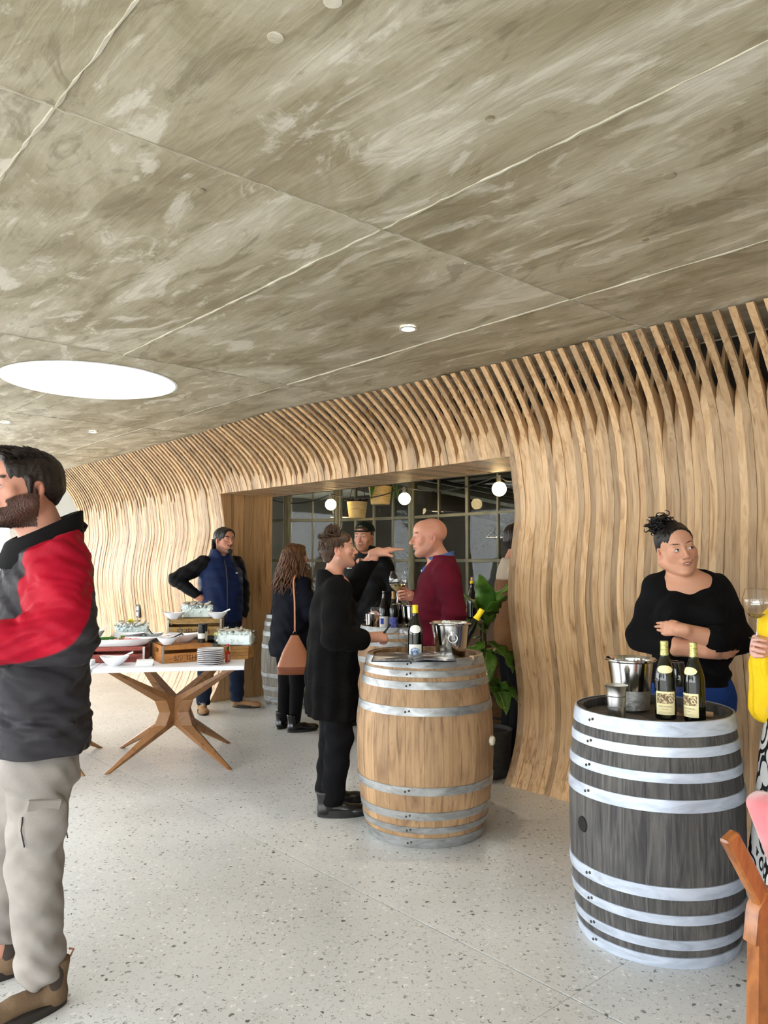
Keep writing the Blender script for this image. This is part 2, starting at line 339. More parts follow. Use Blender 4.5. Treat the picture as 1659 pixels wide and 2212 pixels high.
# ---------------------------------------------------------------- the slatted wall
U0, UA, UB, U1 = .55, 3.33, 7.22, 11.35      # wall start, opening right jamb, opening left jamb, wall end
PZ = np.array([0, .12, .29, .5, .685, .87, 1.18, 1.3, 1.484, 1.64, 1.8, 1.98, 2.15, 2.35, 2.55, 2.7])
PS = np.array([-3.966, -4.037, -4.097, -4.12, -4.104, -4.064, -4.016, -4.023, -4.05, -4.086, -4.113, -4.077, -4.056, -3.977, -3.872, -3.773])
_pz = np.linspace(0, 2.7, 541); _ps = np.interp(_pz, PZ, PS); _ps = np.convolve(np.pad(_ps, 20, 'reflect', reflect_type='odd'), np.ones(41) / 41, 'valid')
TU = [0, 1.68, 3.04, 4.1, 4.8, 5.39, 6.35, 7.04, 9.04, 10.9]; TS = [-3.76, -3.74, -3.72, -3.67, -3.60, -3.51, -3.56, -3.60, -3.66, -3.68]
AU = [0, 1.5, 3.33, 5.3, 7.22, 9, 11.4]; AA = [.35, .55, 1, 1.05, 1.1, .85, .8]
MU = [0, 3.33, 4.4, 5.9, 7.22, 12]; MS = [0, 0, -.2, -.2, -.03, 0]
def S(u, z):
    """front face of the wall at height z"""
    z = np.asarray(z, float); P = np.interp(z, _pz, _ps); A = np.interp(u, AU, AA)
    base = -4.06 + A * (P + 4.06) 
    w = np.clip((z - 2.0) / .7, 0, 1); w = w * w * (3 - 2 * w)
    top = np.interp(u, TU, TS); mid = -4.06 + np.interp(u, MU, MS)
    up = mid + (top - mid) * np.clip((z - 2.1) / .6, 0, 1.05) ** 1.35
    return base * (1 - w) + up * w
wall = MB()
for a, b in ((U0 - 3.6, UA - .02), (UB + .02, U1)): uvbox(wall, a, b, -4.7, -4.31, 0, CZ + .012)
uvbox(wall, UA - .02, UB + .02, -4.82, -4.702, 2.16, CZ + .012)
wall = wall.obj('wall_right', 'wall_backing', smooth=False); tag(wall, kind='structure')
PIT = .042; NS = int((U1 - U0) / PIT)
for i in range(NS):
    u = U0 + (i + .5) * PIT; over = UA < u < UB; rear = i % 2
    z = np.concatenate([np.linspace(2.15 if over else 0, 2.3, 5 if over else 24), np.linspace(2.36, CZ - (.006 if not rear else .02), 8)])
    sf = S(u, z) + (.0012 if not rear else -.0012) + RNG.uniform(-.0012, .0012)
    sf = sf + .0026 * np.sin(z * RNG.uniform(2, 4) + RNG.uniform(0, 6)) * np.clip((z - .05) * 4, 0, 1)
    zs = RNG.uniform(2.14, 2.34) - .12 * np.clip((u - 7) / 3, 0, 1); d = np.clip((z - zs) / (CZ - zs), 0, 1)
    if rear: sf = sf - .36 * d ** 1.2
    back = np.minimum(sf - .05, -4.30) if not over else np.full(len(z), -4.70)
    # upper end thins to a separate blade
    dep = np.where(d > 0, np.maximum(back, sf - .03 - (1 - d) ** 7 * .35), back)
    hw = PIT / 2 - .0003; tw = (.012 if not rear else -.010) * d
    vs = []
    for k in range(len(z)):
        nar = 1 - (.1 if not rear else .8) * d[k] ** .8
        for uu, ss in ((u - hw * nar + tw[k], sf[k]), (u + hw * nar + tw[k], sf[k]), (u + hw * nar + tw[k], dep[k]), (u - hw * nar + tw[k], dep[k])):
            vs.append(W(uu, ss, z[k]))
    n = len(z); fs = [(k * 4 + a, k * 4 + (a + 1) % 4, k * 4 + 4 + (a + 1) % 4, k * 4 + 4 + a) for k in range(n - 1) for a in range(4)] + [(3, 2, 1, 0), (n * 4 - 4, n * 4 - 3, n * 4 - 2, n * 4 - 1)]
    MB().raw(vs, fs).obj('slat', 'slat_wood', wall, True, 30)
# planked jambs of the opening
for uj, sd in ((UA, 1), (UB, -1)):
    zz = np.linspace(0, 2.15, 26); cuts = [None, -4.22, -4.345, -4.46, -4.575, -4.70]
    for k in range(5):
        th = .026; j = RNG.uniform(0, .003)
        f0 = S(uj, zz) - .002 if k == 0 else np.full(26, cuts[k] - .0012); f1 = np.full(26, cuts[k + 1] + .0012)
        ua, ub = (uj - .02, uj + th * .2 + j) if sd > 0 else (uj - th * .2 - j, uj + .02); vs = []
        for q in range(26):
            for uu, ss in ((ua, f0[q]), (ub, f0[q]), (ub, f1[q]), (ua, f1[q])): vs.append(W(uu, ss, zz[q]))
        fs = [(q * 4 + a, q * 4 + (a + 1) % 4, q * 4 + 4 + (a + 1) % 4, q * 4 + 4 + a) for q in range(25) for a in range(4)] + [(3, 2, 1, 0), (100, 101, 102, 103)]
        MB().raw(vs, fs).obj('jamb_plank', 'plank_wood', wall, True, 30)
# socket plate at the foot of the far wall
so = thing('wall_socket', 'small black double socket plate on the far slatted wall behind the buffet', 'socket', (*W(9.2, float(S(9.2, .83)) + .012)[:2], .83), WROT + pi)
MB().box((0, 0, 0), (.10, .02, .16), bev=.004).obj('plate', 'socket_black', so)
for dz in (-.035, .035):
    MB().box((0, -.012, dz), (.055, .006, .045), bev=.002).obj('outlet', 'lamp_rim', so)

# ---------------------------------------------------------------- bay behind the opening: dado, steel windows, dark hall beyond
BAY = [W(3.0, -6.0), (.326, 8.72, 0), (-.555, 9.32, 0), (-1.16, 9.32, 0), (-2.35, 9.9, 0)]
def seg(a, b): a = np.array(a[:2]); b = np.array(b[:2]); d = b - a; L_ = np.linalg.norm(d); return a, d / L_, L_
bw = MB()
for k in range(4):
    a, d, L_ = seg(BAY[k], BAY[k + 1]); nrm = np.array([-d[1], d[0]]); nrm = nrm if nrm @ a > 0 else -nrm      # away from the camera
    P = [a, a + d * L_, a + d * L_ + nrm * .12, a + nrm * .12]; bw.prism([tuple(p) for p in P], 0, .95)
    bw.prism([tuple(p) for p in P], 2.62, CZ + .012)
bw = bw.obj('wall_back', 'dado_wood', smooth=False); tag(bw, kind='structure')
sides = MB(); uvbox(sides, 2.9, 3.02, -6.3, -4.7, 0, CZ + .01); sides.prism([W(7.24, -4.7)[:2], W(7.36, -4.7)[:2], (-2.3, 10.02), (-2.42, 9.9)], 0, CZ + .01)
sides = sides.obj('wall_bay', 'column_paint', smooth=False); tag(sides, kind='structure')
rails = [.97, 1.45, 1.935, 2.42, 2.62]; ncol = [8, 4, 2, 4]
for k in range(4):
    a, d, L_ = seg(BAY[k], BAY[k + 1]); rz = math.atan2(d[1], d[0]); w = thing('window_%d' % (k + 1), None, None, (a[0], a[1], 0), rz); w['kind'] = 'structure'
    n = ncol[k]; cw = L_ / n
    for x in (0, L_): MB().box((x, 0, 1.79), (.075, .09, 1.68), bev=.006).obj('post', 'steel_frame', w)
    for i in range(1, n):
        MB().box((i * cw, 0, 1.79), (.042 if (k == 0 and i % 2 == 0) else .022, .04, 1.66), bev=.004).obj('mullion', 'steel_frame', w)
    for z in rails: MB().box((L_ / 2, .002, z), (L_, .036, .034), bev=.004).obj('rail', 'steel_frame', w)
    for r in range(4):
        for i in range(n):
            MB().box(((i + .5) * cw, .004, (rails[r] + rails[r + 1]) / 2), (cw - .015, .004, rails[r + 1] - rails[r] - .02)).obj('pane', 'window_glass', w, False)
sill = MB()
for k in range(4):
    a, d, L_ = seg(BAY[k], BAY[k + 1]); sill.box((a[0] + d[0] * L_ / 2, a[1] + d[1] * L_ / 2, .94), (L_, .17, .03), Rz(math.atan2(d[1], d[0])).to_3x3(), .004)
tag(sill.obj('trim_1', 'plank_wood'), kind='structure')
# covered hall seen through the panes: dark back wall, pitched metal roof on timber beams
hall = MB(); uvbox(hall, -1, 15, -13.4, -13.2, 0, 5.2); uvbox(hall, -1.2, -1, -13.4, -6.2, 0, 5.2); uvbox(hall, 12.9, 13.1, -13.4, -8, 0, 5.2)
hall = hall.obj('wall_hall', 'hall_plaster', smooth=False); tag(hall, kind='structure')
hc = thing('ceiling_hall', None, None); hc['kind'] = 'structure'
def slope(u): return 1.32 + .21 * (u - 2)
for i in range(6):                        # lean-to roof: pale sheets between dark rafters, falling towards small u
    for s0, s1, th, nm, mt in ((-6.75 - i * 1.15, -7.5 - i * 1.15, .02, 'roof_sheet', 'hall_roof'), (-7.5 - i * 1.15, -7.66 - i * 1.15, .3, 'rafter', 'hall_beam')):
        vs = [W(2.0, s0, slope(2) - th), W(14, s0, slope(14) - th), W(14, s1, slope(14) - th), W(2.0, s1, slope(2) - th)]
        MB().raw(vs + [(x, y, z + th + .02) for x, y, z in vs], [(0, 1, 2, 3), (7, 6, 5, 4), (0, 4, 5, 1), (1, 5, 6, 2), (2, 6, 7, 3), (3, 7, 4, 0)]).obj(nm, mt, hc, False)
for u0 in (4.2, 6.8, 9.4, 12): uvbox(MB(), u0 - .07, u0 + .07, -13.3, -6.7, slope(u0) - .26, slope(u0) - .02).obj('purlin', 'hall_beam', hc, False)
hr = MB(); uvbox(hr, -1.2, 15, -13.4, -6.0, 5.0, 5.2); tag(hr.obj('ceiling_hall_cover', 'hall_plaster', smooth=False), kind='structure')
def hall_lamp(x, y, z, label):
    t = thing('hall_pendant', label, 'pendant lamp', (x, y, z), 0, 'pendants in the dark hall')
    MB().lathe([(.02, .16), (.05, .14), (.06, .1), (.16, 0), (.15, .004), (.05, .1), (.0, .13)], 24).obj('shade', 'hall_beam', t)
    MB().tube([(0, 0, .15), (0, 0, slope(x * EU[0] + y * EU[1]) - z)], .006, 6).obj('flex', 'socket_black', t); MB().ball((0, 0, .03), .035).obj('bulb', 'bulb_glow', t)
    l = bpy.data.lights.new('hall_light', 'POINT'); l.energy = 25; l.color = (1, .95, .85); l.shadow_soft_size = .05; lo = bpy.data.objects.new('hall_light', l); COL.objects.link(lo); lo.parent = t; lo.location = (0, 0, -.06)
hall_lamp(.84, 11, 2.15, 'small dome pendant lamp in the hall behind the panes beside the bald head')
hall_lamp(1.47, 10, 1.75, 'low dome pendant lamp in the hall behind the panes beside the fig')
hall_lamp(-.68, 12, 2.12, 'small dome pendant lamp in the hall behind the panes beside the hanging basket')

# ---------------------------------------------------------------- outside: paving, end wall behind the camera, daylight baffle at the far end, trees
g = MB(); g.prism([(-60, -60), (60, -60), (60, 60), (-60, 60)], -.4, -.26); g = g.obj('ground', 'grey_paving', smooth=False); tag(g, kind='structure')
ew = MB(); uvbox(ew, 13.0, 13.2, -4.7, -3.6, 0, CZ + .012); uvbox(ew, -3.3, -3.1, -4.7, 2.6, 0, CZ + .012); tag(ew.obj('wall_end_and_baffle', 'white_paint', smooth=False), kind='structure')  # far stretch is added to hold back daylight from the open end

def tree(label, loc, h, r, seed):
    t = thing('tree', label, 'tree', loc, 0, 'trees outside the open front'); rg = np.random.default_rng(seed)
    MB().tube([(0, 0, 0), (.1, .05, h * .3), (0, 0, h * .6)], [.16, .12, .06], 10).obj('trunk', 'bark', t); mb = MB(); vs = []; fs = []
    for i in range(2600):
        d = rg.normal(0, 1, 3); d /= np.linalg.norm(d); q = r * rg.uniform(.35, 1) ** .5; c = np.array((d[0] * q, d[1] * q, h * .68 + d[2] * q * .8)); a = rg.normal(0, 1, 3); a /= np.linalg.norm(a); b = np.cross(a, d); b /= np.linalg.norm(b) + 1e-6; s = .16
        k = len(vs); vs += [tuple(c - a * s), tuple(c + b * s * .6), tuple(c + a * s), tuple(c - b * s * .6)]; fs.append((k, k + 1, k + 2, k + 3))
    f = mb.raw(vs, fs).obj('foliage', 'leaf_far', t, False); f['kind'] = 'stuff'
for k, (u, s, h, r) in enumerate(((-3, 19, 7, 3.0), (4.5, 21, 8, 3.3), (12.5, 20, 7, 3.0))):
    tree('broad leafy tree on the paving outside the open front', (*W(u, s)[:2], -.26), h, r, k)

# ---------------------------------------------------------------- materials of the furnishings
noisy('oak_blond', [(90, 64, 42), (158, 124, 88), (180, 146, 108), (124, 92, 64)], (30, 30, 2.2), 6, 1.5, .62, 0, .25, (70, 70, 5), .12, [.22, .42, .62, .85], stain=((5, 5, 3.5), (92, 60, 44), .5, .72, .55))
noisy('oak_grey', [(30, 30, 32), (58, 57, 58), (88, 86, 84), (44, 42, 42)], (30, 30, 2.4), 6, 1.8, .7, 0, .35, (80, 80, 6), .18, [.2, .42, .62, .85], stain=((4, 4, 3), (122, 116, 108), .52, .75, .4))
noisy('oak_weathered', [(84, 80, 74), (128, 122, 112), (150, 144, 134)], (30, 30, 2.4), 6, 1.2, .75, 0, .3, (80, 80, 6), .12, [.25, .5, .8])
noisy('zinc', [(118, 118, 116), (158, 160, 160), (184, 186, 188)], (9, 9, 26), 5, 1, .42, .55, .12, (30, 30, 60), .05, [.25, .5, .75])
noisy('zinc_bright', [(166, 174, 188), (190, 200, 216), (210, 218, 232)], (8, 8, 30), 5, 1.4, .45, .35, .1, (30, 30, 60), .04, [.25, .5, .75])
noisy('zinc_dull', [(118, 120, 120), (156, 158, 158), (180, 182, 182)], (9, 9, 26), 5, 1, .5, .4, .1, (30, 30, 60), .05, [.25, .5, .75])
noisy('head_wood', [(82, 68, 54), (116, 98, 78)], (3, 26, 3), 5, 1, .7, 0, .2, rnd=.12)
noisy('head_grey', [(66, 62, 58), (98, 92, 86)], (3, 26, 3), 5, 1, .7, 0, .2, rnd=.12)
flat('aluminium', (206, 206, 204), .3, 1.); flat('rivet', (70, 66, 62), .5, .7); flat('bung', (222, 214, 196), .5); flat('bung_hole', (18, 16, 15), .9)
flat('steel', (215, 215, 214), .12, 1.); noisy('steel_frost', [(170, 170, 168), (205, 205, 204)], (60, 60, 60), 3, 0, .5, .9, .3)
flat('bottle_dark', (14, 18, 10), .06, 0, 0, .6); flat('bottle_black', (10, 10, 11), .07, 0, 0, .6)
noisy('capsule_gold', [(92, 92, 46), (206, 200, 130), (120, 118, 60)], (30, 30, 90), 3, 2, .35, .35)
flat('capsule_yellow', (246, 214, 18), .45); flat('capsule_brass', (150, 118, 74), .4, .5); flat('capsule_white', (226, 220, 196), .45)
flat('label_cream', (247, 236, 186), .7); flat('label_white', (238, 238, 234), .7); noisy('print_brown', [(236, 222, 172), (140, 116, 88), (112, 90, 70)], (60, 60, 60), 5, 2, .7, pos=[.4, .5, .62])
noisy('print_blue', [(226, 232, 238), (112, 144, 186), (64, 92, 140)], (50, 50, 50), 5, 2, .7, pos=[.38, .5, .64]); flat('ink_brown', (96, 78, 60), .8); flat('ink_blue', (30, 60, 170), .7); flat('ink_dark', (24, 22, 22), .8); flat('ink_gold', (196, 160, 84), .5)
noisy('label_blue', [(54, 66, 140), (92, 100, 176), (168, 150, 120)], (60, 60, 60), 4, 1, .6, pos=[.4, .58, .72])
flat('cork', (212, 176, 140), .8); flat('wine_pale', (226, 206, 140), .05, 0, 0, .5, 1, .85); flat('ice_white', (240, 247, 248), .3, 0, 0, .5)
flat('paper', (238, 230, 226), .8); noisy('page_print', [(226, 224, 220), (90, 88, 86), (30, 30, 30)], (8, 8, 8), 5, 1, .35, pos=[.36, .48, .58]); flat('cover_black', (18, 18, 20), .3)
noisy('table_white', [(238, 240, 246), (246, 247, 250)], (2, 2, 2), 2, 0, .35)
noisy('teak', [(112, 74, 44), (150, 106, 66), (128, 88, 54)], (6, 6, 6), 5, 2.2, .45, 0, .1, (12, 12, 60), .1, [.3, .52, .75])
noisy('crate_tan', [(128, 96, 48), (168, 132, 72), (140, 106, 56)], (14, 14, 40), 5, 1, .65, 0, .2)
noisy('crate_orange', [(146, 90, 42), (188, 126, 64), (160, 100, 48)], (14, 14, 40), 5, 1, .65, 0, .2)
noisy('crate_red', [(122, 52, 44), (158, 74, 62), (110, 46, 40)], (14, 14, 40), 5, 1, .65, 0, .2)
noisy('crate_dark', [(38, 38, 38), (62, 60, 56)], (14, 14, 40), 4, 1, .7)
flat('stencil', (62, 40, 22), .8); flat('stencil_red', (88, 32, 28), .8); flat('tin', (160, 158, 152), .4, .8)
noisy('board_wood', [(160, 112, 58), (206, 158, 92)], (12, 12, 12), 4, 1, .5, rnd=.1)
flat('porcelain', (240, 242, 246), .18); flat('plate_rim', (60, 62, 70), .3); flat('black_plastic', (20, 20, 21), .35); flat('sauce_red', (176, 36, 20), .15); flat('cap_red', (200, 20, 30), .4); flat('green_wrap', (20, 60, 36), .5)
noisy('oyster_shell', [(120, 108, 96), (196, 188, 172), (226, 220, 208)], (30, 30, 30), 4, 1, .6, 0, .4, rnd=.1); flat('oyster_meat', (232, 226, 210), .2)
flat('lemon', (228, 222, 60), .4); flat('lettuce', (120, 168, 60), .5); flat('avocado', (70, 124, 44), .4); noisy('ham', [(226, 130, 122), (240, 190, 178)], (40, 40, 40), 3, 1, .4)
flat('napkin', (246, 247, 248), .8); flat('pepper', (40, 34, 28), .6); flat('salt', (220, 216, 206), .6)
noisy('basket_weave', [(150, 122, 76), (204, 178, 122), (176, 146, 96)], (10, 10, 120), 3, 1, .8, 0, .6, (14, 14, 160))
noisy('fig_leaf', [(36, 66, 18), (64, 104, 30), (96, 138, 46)], (9, 9, 9), 3, .6, .35, 0, .2, rnd=.25, pos=[.3, .5, .72]); flat('fig_vein', (132, 162, 84), .4); flat('stem_brown', (78, 62, 42), .8)
noisy('terracotta_dark', [(86, 62, 34), (120, 88, 50)], (12, 12, 30), 4, 1, .7); flat('soil', (36, 28, 22), .95)
flat('chrome_socket', (190, 184, 170), .25, .9); flat('cable', (22, 22, 22), .6)
noisy('velvet_pink', [(196, 82, 96), (222, 120, 128), (206, 98, 108)], (4, 4, 4), 3, 1, .75, sheen=.6); noisy('chair_wood', [(120, 70, 34), (166, 104, 54), (140, 84, 42)], (10, 10, 3), 5, 2, .28, 0, .05, rnd=.06)

# ---------------------------------------------------------------- barrels
def barrel(label, loc, Hh, rh, rb, bands, wood, metal, head, rz=0., nst=24, bung=None, rivets=None, inset=.035):
    t = thing('wine_barrel', label, 'barrel', loc, rz, 'wine barrels used as tasting tables')
    R = lambda z: rb - (rb - rh) * ((z / Hh - .5) * 2) ** 2
    zs = np.linspace(0, Hh, 15); da = 2 * pi / nst * .988; vs = []; n = len(zs)
    for z in zs:
        for r, a in ((R(z), -da / 2), (R(z) + .0012, 0), (R(z), da / 2), (R(z) - .026, da / 2), (R(z) - .026, -da / 2)): vs.append((r * cos(a), r * sin(a), z))
    fs = [(k * 5 + a, k * 5 + (a + 1) % 5, k * 5 + 5 + (a + 1) % 5, k * 5 + 5 + a) for k in range(n - 1) for a in range(5)] + [(4, 3, 2, 1, 0), tuple(range(n * 5 - 5, n * 5))]
    me = MB().raw(vs, fs).mesh('stave'); me.materials.append(MATS[wood]); me.polygons.foreach_set('use_smooth', np.ones(len(me.polygons), bool)); me.set_sharp_from_angle(angle=rad(40))
    for i in range(nst):
        o = bpy.data.objects.new('stave', me); COL.objects.link(o); o.parent = t; o.rotation_euler = (0, 0, 2 * pi * (i + .5) / nst)
    for q, (z0, z1) in enumerate(bands):
        z0, z1 = max(z0, .0), min(z1, Hh + .004); h = z1 - z0
        hp = MB().lathe([(R(z0) - .002, z0), (R(z0) + .0055, z0 + .0005), (R(z0 + h / 2) + .006, z0 + h / 2), (R(z1) + .0055, z1 - .0005), (R(z1) - .002, z1)], 64).obj('hoop', metal, t)
        if rivets is not None:
            for da in (0, .055, .075)[:2]:
                a = rivets + da; r = R((z0 + z1) / 2) + .006; zr = (z0 + z1) / 2 + (.004 if da else -.002)
                MB().ball((r * cos(a), r * sin(a), zr), (.0055, .0055, .0055), 8, 6).obj('rivet', 'rivet', hp)
    for q in range(7):                                   # head boards, set below the rim
        w = 2 * (rh - .027) / 7; x0 = -(rh - .027) + q * w; x1 = x0 + w - .0012; pts = []; ri = rh - .0262
        for x in np.linspace(x0, x1, 5): pts.append((x, -math.sqrt(max(0, ri * ri - x * x))))
        for x in np.linspace(x1, x0, 5): pts.append((x, math.sqrt(max(0, ri * ri - x * x))))
        MB().prism(pts, Hh - inset - .02, Hh - inset).obj('head_board', head, t, False)
    if bung:
        a, z, kind = bung; r = R(z); Rm = Rz(a) @ Ry(pi / 2)
        if kind == 'plug': MB().lathe([(.026, -.004), (.026, .012), (.020, .02), (.0, .021)], 20, (r * cos(a), r * sin(a), z), R=Rm).obj('bung', 'bung', t)
        else: MB().lathe([(.030, .0), (.027, .004), (.024, .0035), (.0, .003)], 22, (r * cos(a), r * sin(a), z), R=Rm).obj('bung_hole', 'bung_hole', t)
    return t
B1 = [(.90, .945), (.855, .888), (.795, .833), (.665, .708), (.272, .314), (.146, .187), (.077, .11), (0, .054)]
B2 = [(.812, .866), (.742, .777), (.653, .688), (.551, .596), (.247, .292), (.158, .193), (.068, .104), (0, .041)]
MIDB = (.225, 4.32); RIGB = (1.078, 3.15); LEFB = (-.895, 7.98); BACB = (.12, 6.25)
barrel('blond oak barrel with zinc hoops carrying an open magazine and a yellow-capped bottle', (*MIDB, 0), .942, .313, .372, B1, 'oak_blond', 'zinc', 'head_wood', .2, bung=(-.62, .50, 'plug'), rivets=-1.9 - .2)
barrel('dark grey weathered barrel with bright zinc hoops carrying two wine bottles and a steel bucket', (*RIGB, 0), .862, .298, .331, B2, 'oak_grey', 'zinc_bright', 'head_grey', .1, bung=(-2.92, .44, 'hole'), rivets=-2.85)
BW = [(.875, .93), (.80, .84), (.70, .745), (.58, .615), (.30, .34), (.17, .21), (.06, .11), (0, .03)]
barrel('silvery weathered barrel behind the woman with the tan handbag', (*LEFB, 0), .905, .30, .352, BW, 'oak_weathered', 'zinc_dull', 'head_grey', .5)
barrel('brown oak barrel with two blue-labelled bottles in front of the man in the cap', (*BACB, 0), .935, .30, .355, B1, 'oak_blond', 'zinc_dull', 'head_wood', .9)
# barrel lying behind the plant, seen by its round head
t = thing('wine_cask', 'old brown cask standing in the dark corner behind the fiddle-leaf fig', 'cask', (1.12, 6.78, 0), 0)
MB().lathe([(.27, 0), (.31, .2), (.325, .36), (.31, .52), (.27, .7), (.24, .705), (.24, .68), (.0, .68)], 40).obj('body', 'terracotta_dark', t)
for z in (.04, .14, .56, .66): MB().lathe([(.278 + .1 * min(z, .7 - z), z - .018), (.286 + .1 * min(z, .7 - z), z - .015), (.286 + .1 * min(z, .7 - z), z + .015), (.278 + .1 * min(z, .7 - z), z + .018)], 40).obj('hoop', 'rivet', t)

# ---------------------------------------------------------------- bottles, glasses, buckets
BPROF = [(0, .004), (.03, .0), (.0385, .003), (.040, .012), (.040, .15), (.0385, .17), (.033, .195), (.024, .222), (.017, .245), (.0148, .262), (.0142, .292), (.0152, .294), (.0152, .304), (.0142, .305)]
def rad_at(z): return float(np.interp(z, [p[1] for p in BPROF[2:]], [p[0] for p in BPROF[2:]]))
def patch(mb, a0, a1, z0, z1, off=.0006, n=14, m=3, sc=1., shape=None):
    vs = []; fs = []
    for j in range(m + 1):
        for i in range(n + 1):
            a = a0 + (a1 - a0) * i / n; z = z0 + (z1 - z0) * j / m
            if shape == 'oval':
                am = (a0 + a1) / 2; zm = (z0 + z1) / 2; x = 2 * i / n - 1; h = math.sqrt(max(0, 1 - x * x)); z = zm + (z1 - z0) / 2 * h * (2 * j / m - 1)
            r = (rad_at(z / sc) * sc) + off; vs.append((r * cos(a), r * sin(a), z))
    for j in range(m):
        for i in range(n): fs.append((j * (n + 1) + i, j * (n + 1) + i + 1, (j + 1) * (n + 1) + i + 1, (j + 1) * (n + 1) + i))
    return mb.raw(vs, fs)
def wrap_text(mb, txt, size, am, z, sc=1., off=.0011):
    vs, fs = text_geo(txt, size); out = []
    for x, y, _ in vs:
        zz = z + y; r = rad_at(zz / sc) * sc + off; a = am + x / r; out.append((r * cos(a), r * sin(a), zz))
    return mb.raw(out, fs)
def bottle(label, loc, face, glass='bottle_dark', cap=('capsule_gold', .248), sc=1., lab=None, tilt=None, group='wine bottles set out for tasting'):
    """face: world angle the label looks at; lab: dict of label pieces"""
    t = thing('wine_bottle', label, 'bottle', loc, face, group)
    if tilt: t.rotation_euler = tilt
    MB().lathe([(r * sc, z * sc) for r, z in BPROF], 32).obj('glass', glass, t)
    if cap:
        z0 = cap[1] * sc; pts = [(rad_at(z / sc) * sc + .0008, z) for z in np.linspace(z0, .305 * sc, 8)]
        MB().lathe(pts + [(.001, .3057 * sc)], 24).obj('capsule', cap[0], t)
    lab = lab or {}
    if 'main' in lab:
        mt, a0, a1, z0, z1 = lab['main']; L1 = patch(MB(), a0, a1, z0, z1, sc=sc).obj('label', mt, t)
        if 'print' in lab:
            for mt2, b0, b1, y0, y1, shp in lab['print']: patch(MB(), b0, b1, y0, y1, .0012, sc=sc, shape=shp).obj('print', mt2, L1)
        for tx, size, am, z, mt3 in lab.get('text', []): wrap_text(MB(), tx, size, am, z, sc).obj('lettering', mt3, L1, False)
    if 'neck' in lab: mt, a0, a1, z0, z1 = lab['neck']; patch(MB(), a0, a1, z0, z1, .0012, shape='oval', sc=sc).obj('neck_label', mt, t)
    return t
def aim(p): return math.atan2(-p[1], -p[0])             # angle from a place towards the camera
def wine_glass(label, loc, sc=1., wine=None, cat='glass', emblem=None, wide=1.):
    t = thing('wine_glass', label, 'wine glass', loc, 0, 'stemmed wine glasses')
    b = [(.0, .085), (.012, .087), (.03, .098), (.046, .122), (.0525, .15), (.051, .175), (.044, .20), (.0405, .212)]
    w = lambda r: r * wide if r > .012 else r
    MB().lathe([(w(r) * sc, z * sc) for r, z in b], 32).obj('bowl', 'clear_glass', t)
    MB().lathe([(r * sc, z * sc) for r, z in ((.0, .088), (.006, .086), (.0042, .07), (.0038, .03), (.006, .012), (.016, .005), (.036, .0015), (.036, .0), (0, 0))], 28).obj('stem', 'glass_solid', t)
    MB().lathe([(w(.0402) * sc, .2115 * sc), (w(.0412) * sc, .2125 * sc), (w(.0402) * sc, .2135 * sc)], 32).obj('rim', 'glass_solid', t)
    if wine:
        q = [(w(r) * sc * .97, z * sc) for r, z in b if z < .088 + wine] ; z1 = (.088 + wine) * sc; rr = float(np.interp(.088 + wine, [z for r, z in b], [w(r) for r, z in b])) * sc * .96
        MB().lathe([(q[0][0], q[0][1] + .001)] + q[1:] + [(rr, z1), (.0, z1)], 28).obj('wine', 'wine_pale', t)
    if emblem is not None:
        mb = MB()
        for dx, dz, l, h in ((0, .0, .03, .003), (.002, .006, .022, .006), (.004, .012, .012, .004)):
            vs = []
            for k in range(7):
                for e in (0, 1):
                    zz = (.148 + dz + h * e) * sc; a = emblem + (dx + l * (k / 6 - .5)) / .05; r = w(.0527) * sc + .0006; vs.append((r * cos(a), r * sin(a), zz))
            mb.raw(vs, [(2 * k, 2 * k + 2, 2 * k + 3, 2 * k + 1) for k in range(6)])
        mb.obj('emblem', 'white_paint', t)
    return t
flat('glass_solid', (238, 240, 240), .05, 0, 0, .6, 1, .9); MATS['glass_solid'].node_tree.nodes['Principled BSDF'].inputs['Alpha'].default_value = .55
def bucket(label, loc, r0, r1, h, ring=None, frost=False, rz=0.):
    t = thing('ice_bucket', label, 'ice bucket', loc, rz, 'steel ice buckets')
    MB().lathe([(0, .004), (r0 - .01, .0), (r0, .008), (r0 + (r1 - r0) * .5, h * .5), (r1, h - .012), (r1 + .012, h - .006), (r1 + .013, h), (r1 + .008, h + .003), (r1 - .004, h - .008), (r0 + (r1 - r0) * .5 - .003, h * .5), (r0 - .004, .012), (0, .012)], 48).obj('body', 'steel', t)
    if frost: MB().lathe([(r0 + .0012, .012), (r0 + (r1 - r0) * .42 + .0015, h * .42)], 48).obj('frost', 'steel_frost', t)
    if ring is not None:
        a = ring; r = r0 + (r1 - r0) * .72; Rm = Rz(a); c = Vector((r * cos(a), r * sin(a), h * .74))
        MB().lathe([(.0, .012), (.012, .01), (.012, 0)], 16, c, R=Rm @ Ry(pi / 2)).obj('boss', 'steel', t)
        pts = [c + Rm @ Vector((.014, .024 * sin(q), -.022 + .024 * cos(q))) for q in np.linspace(0, 2 * pi, 25)]
        MB().tube(pts, .003, 8, False).obj('ring', 'steel', t)
    return t
ZM = .942 - .035; ZR = .862 - .035
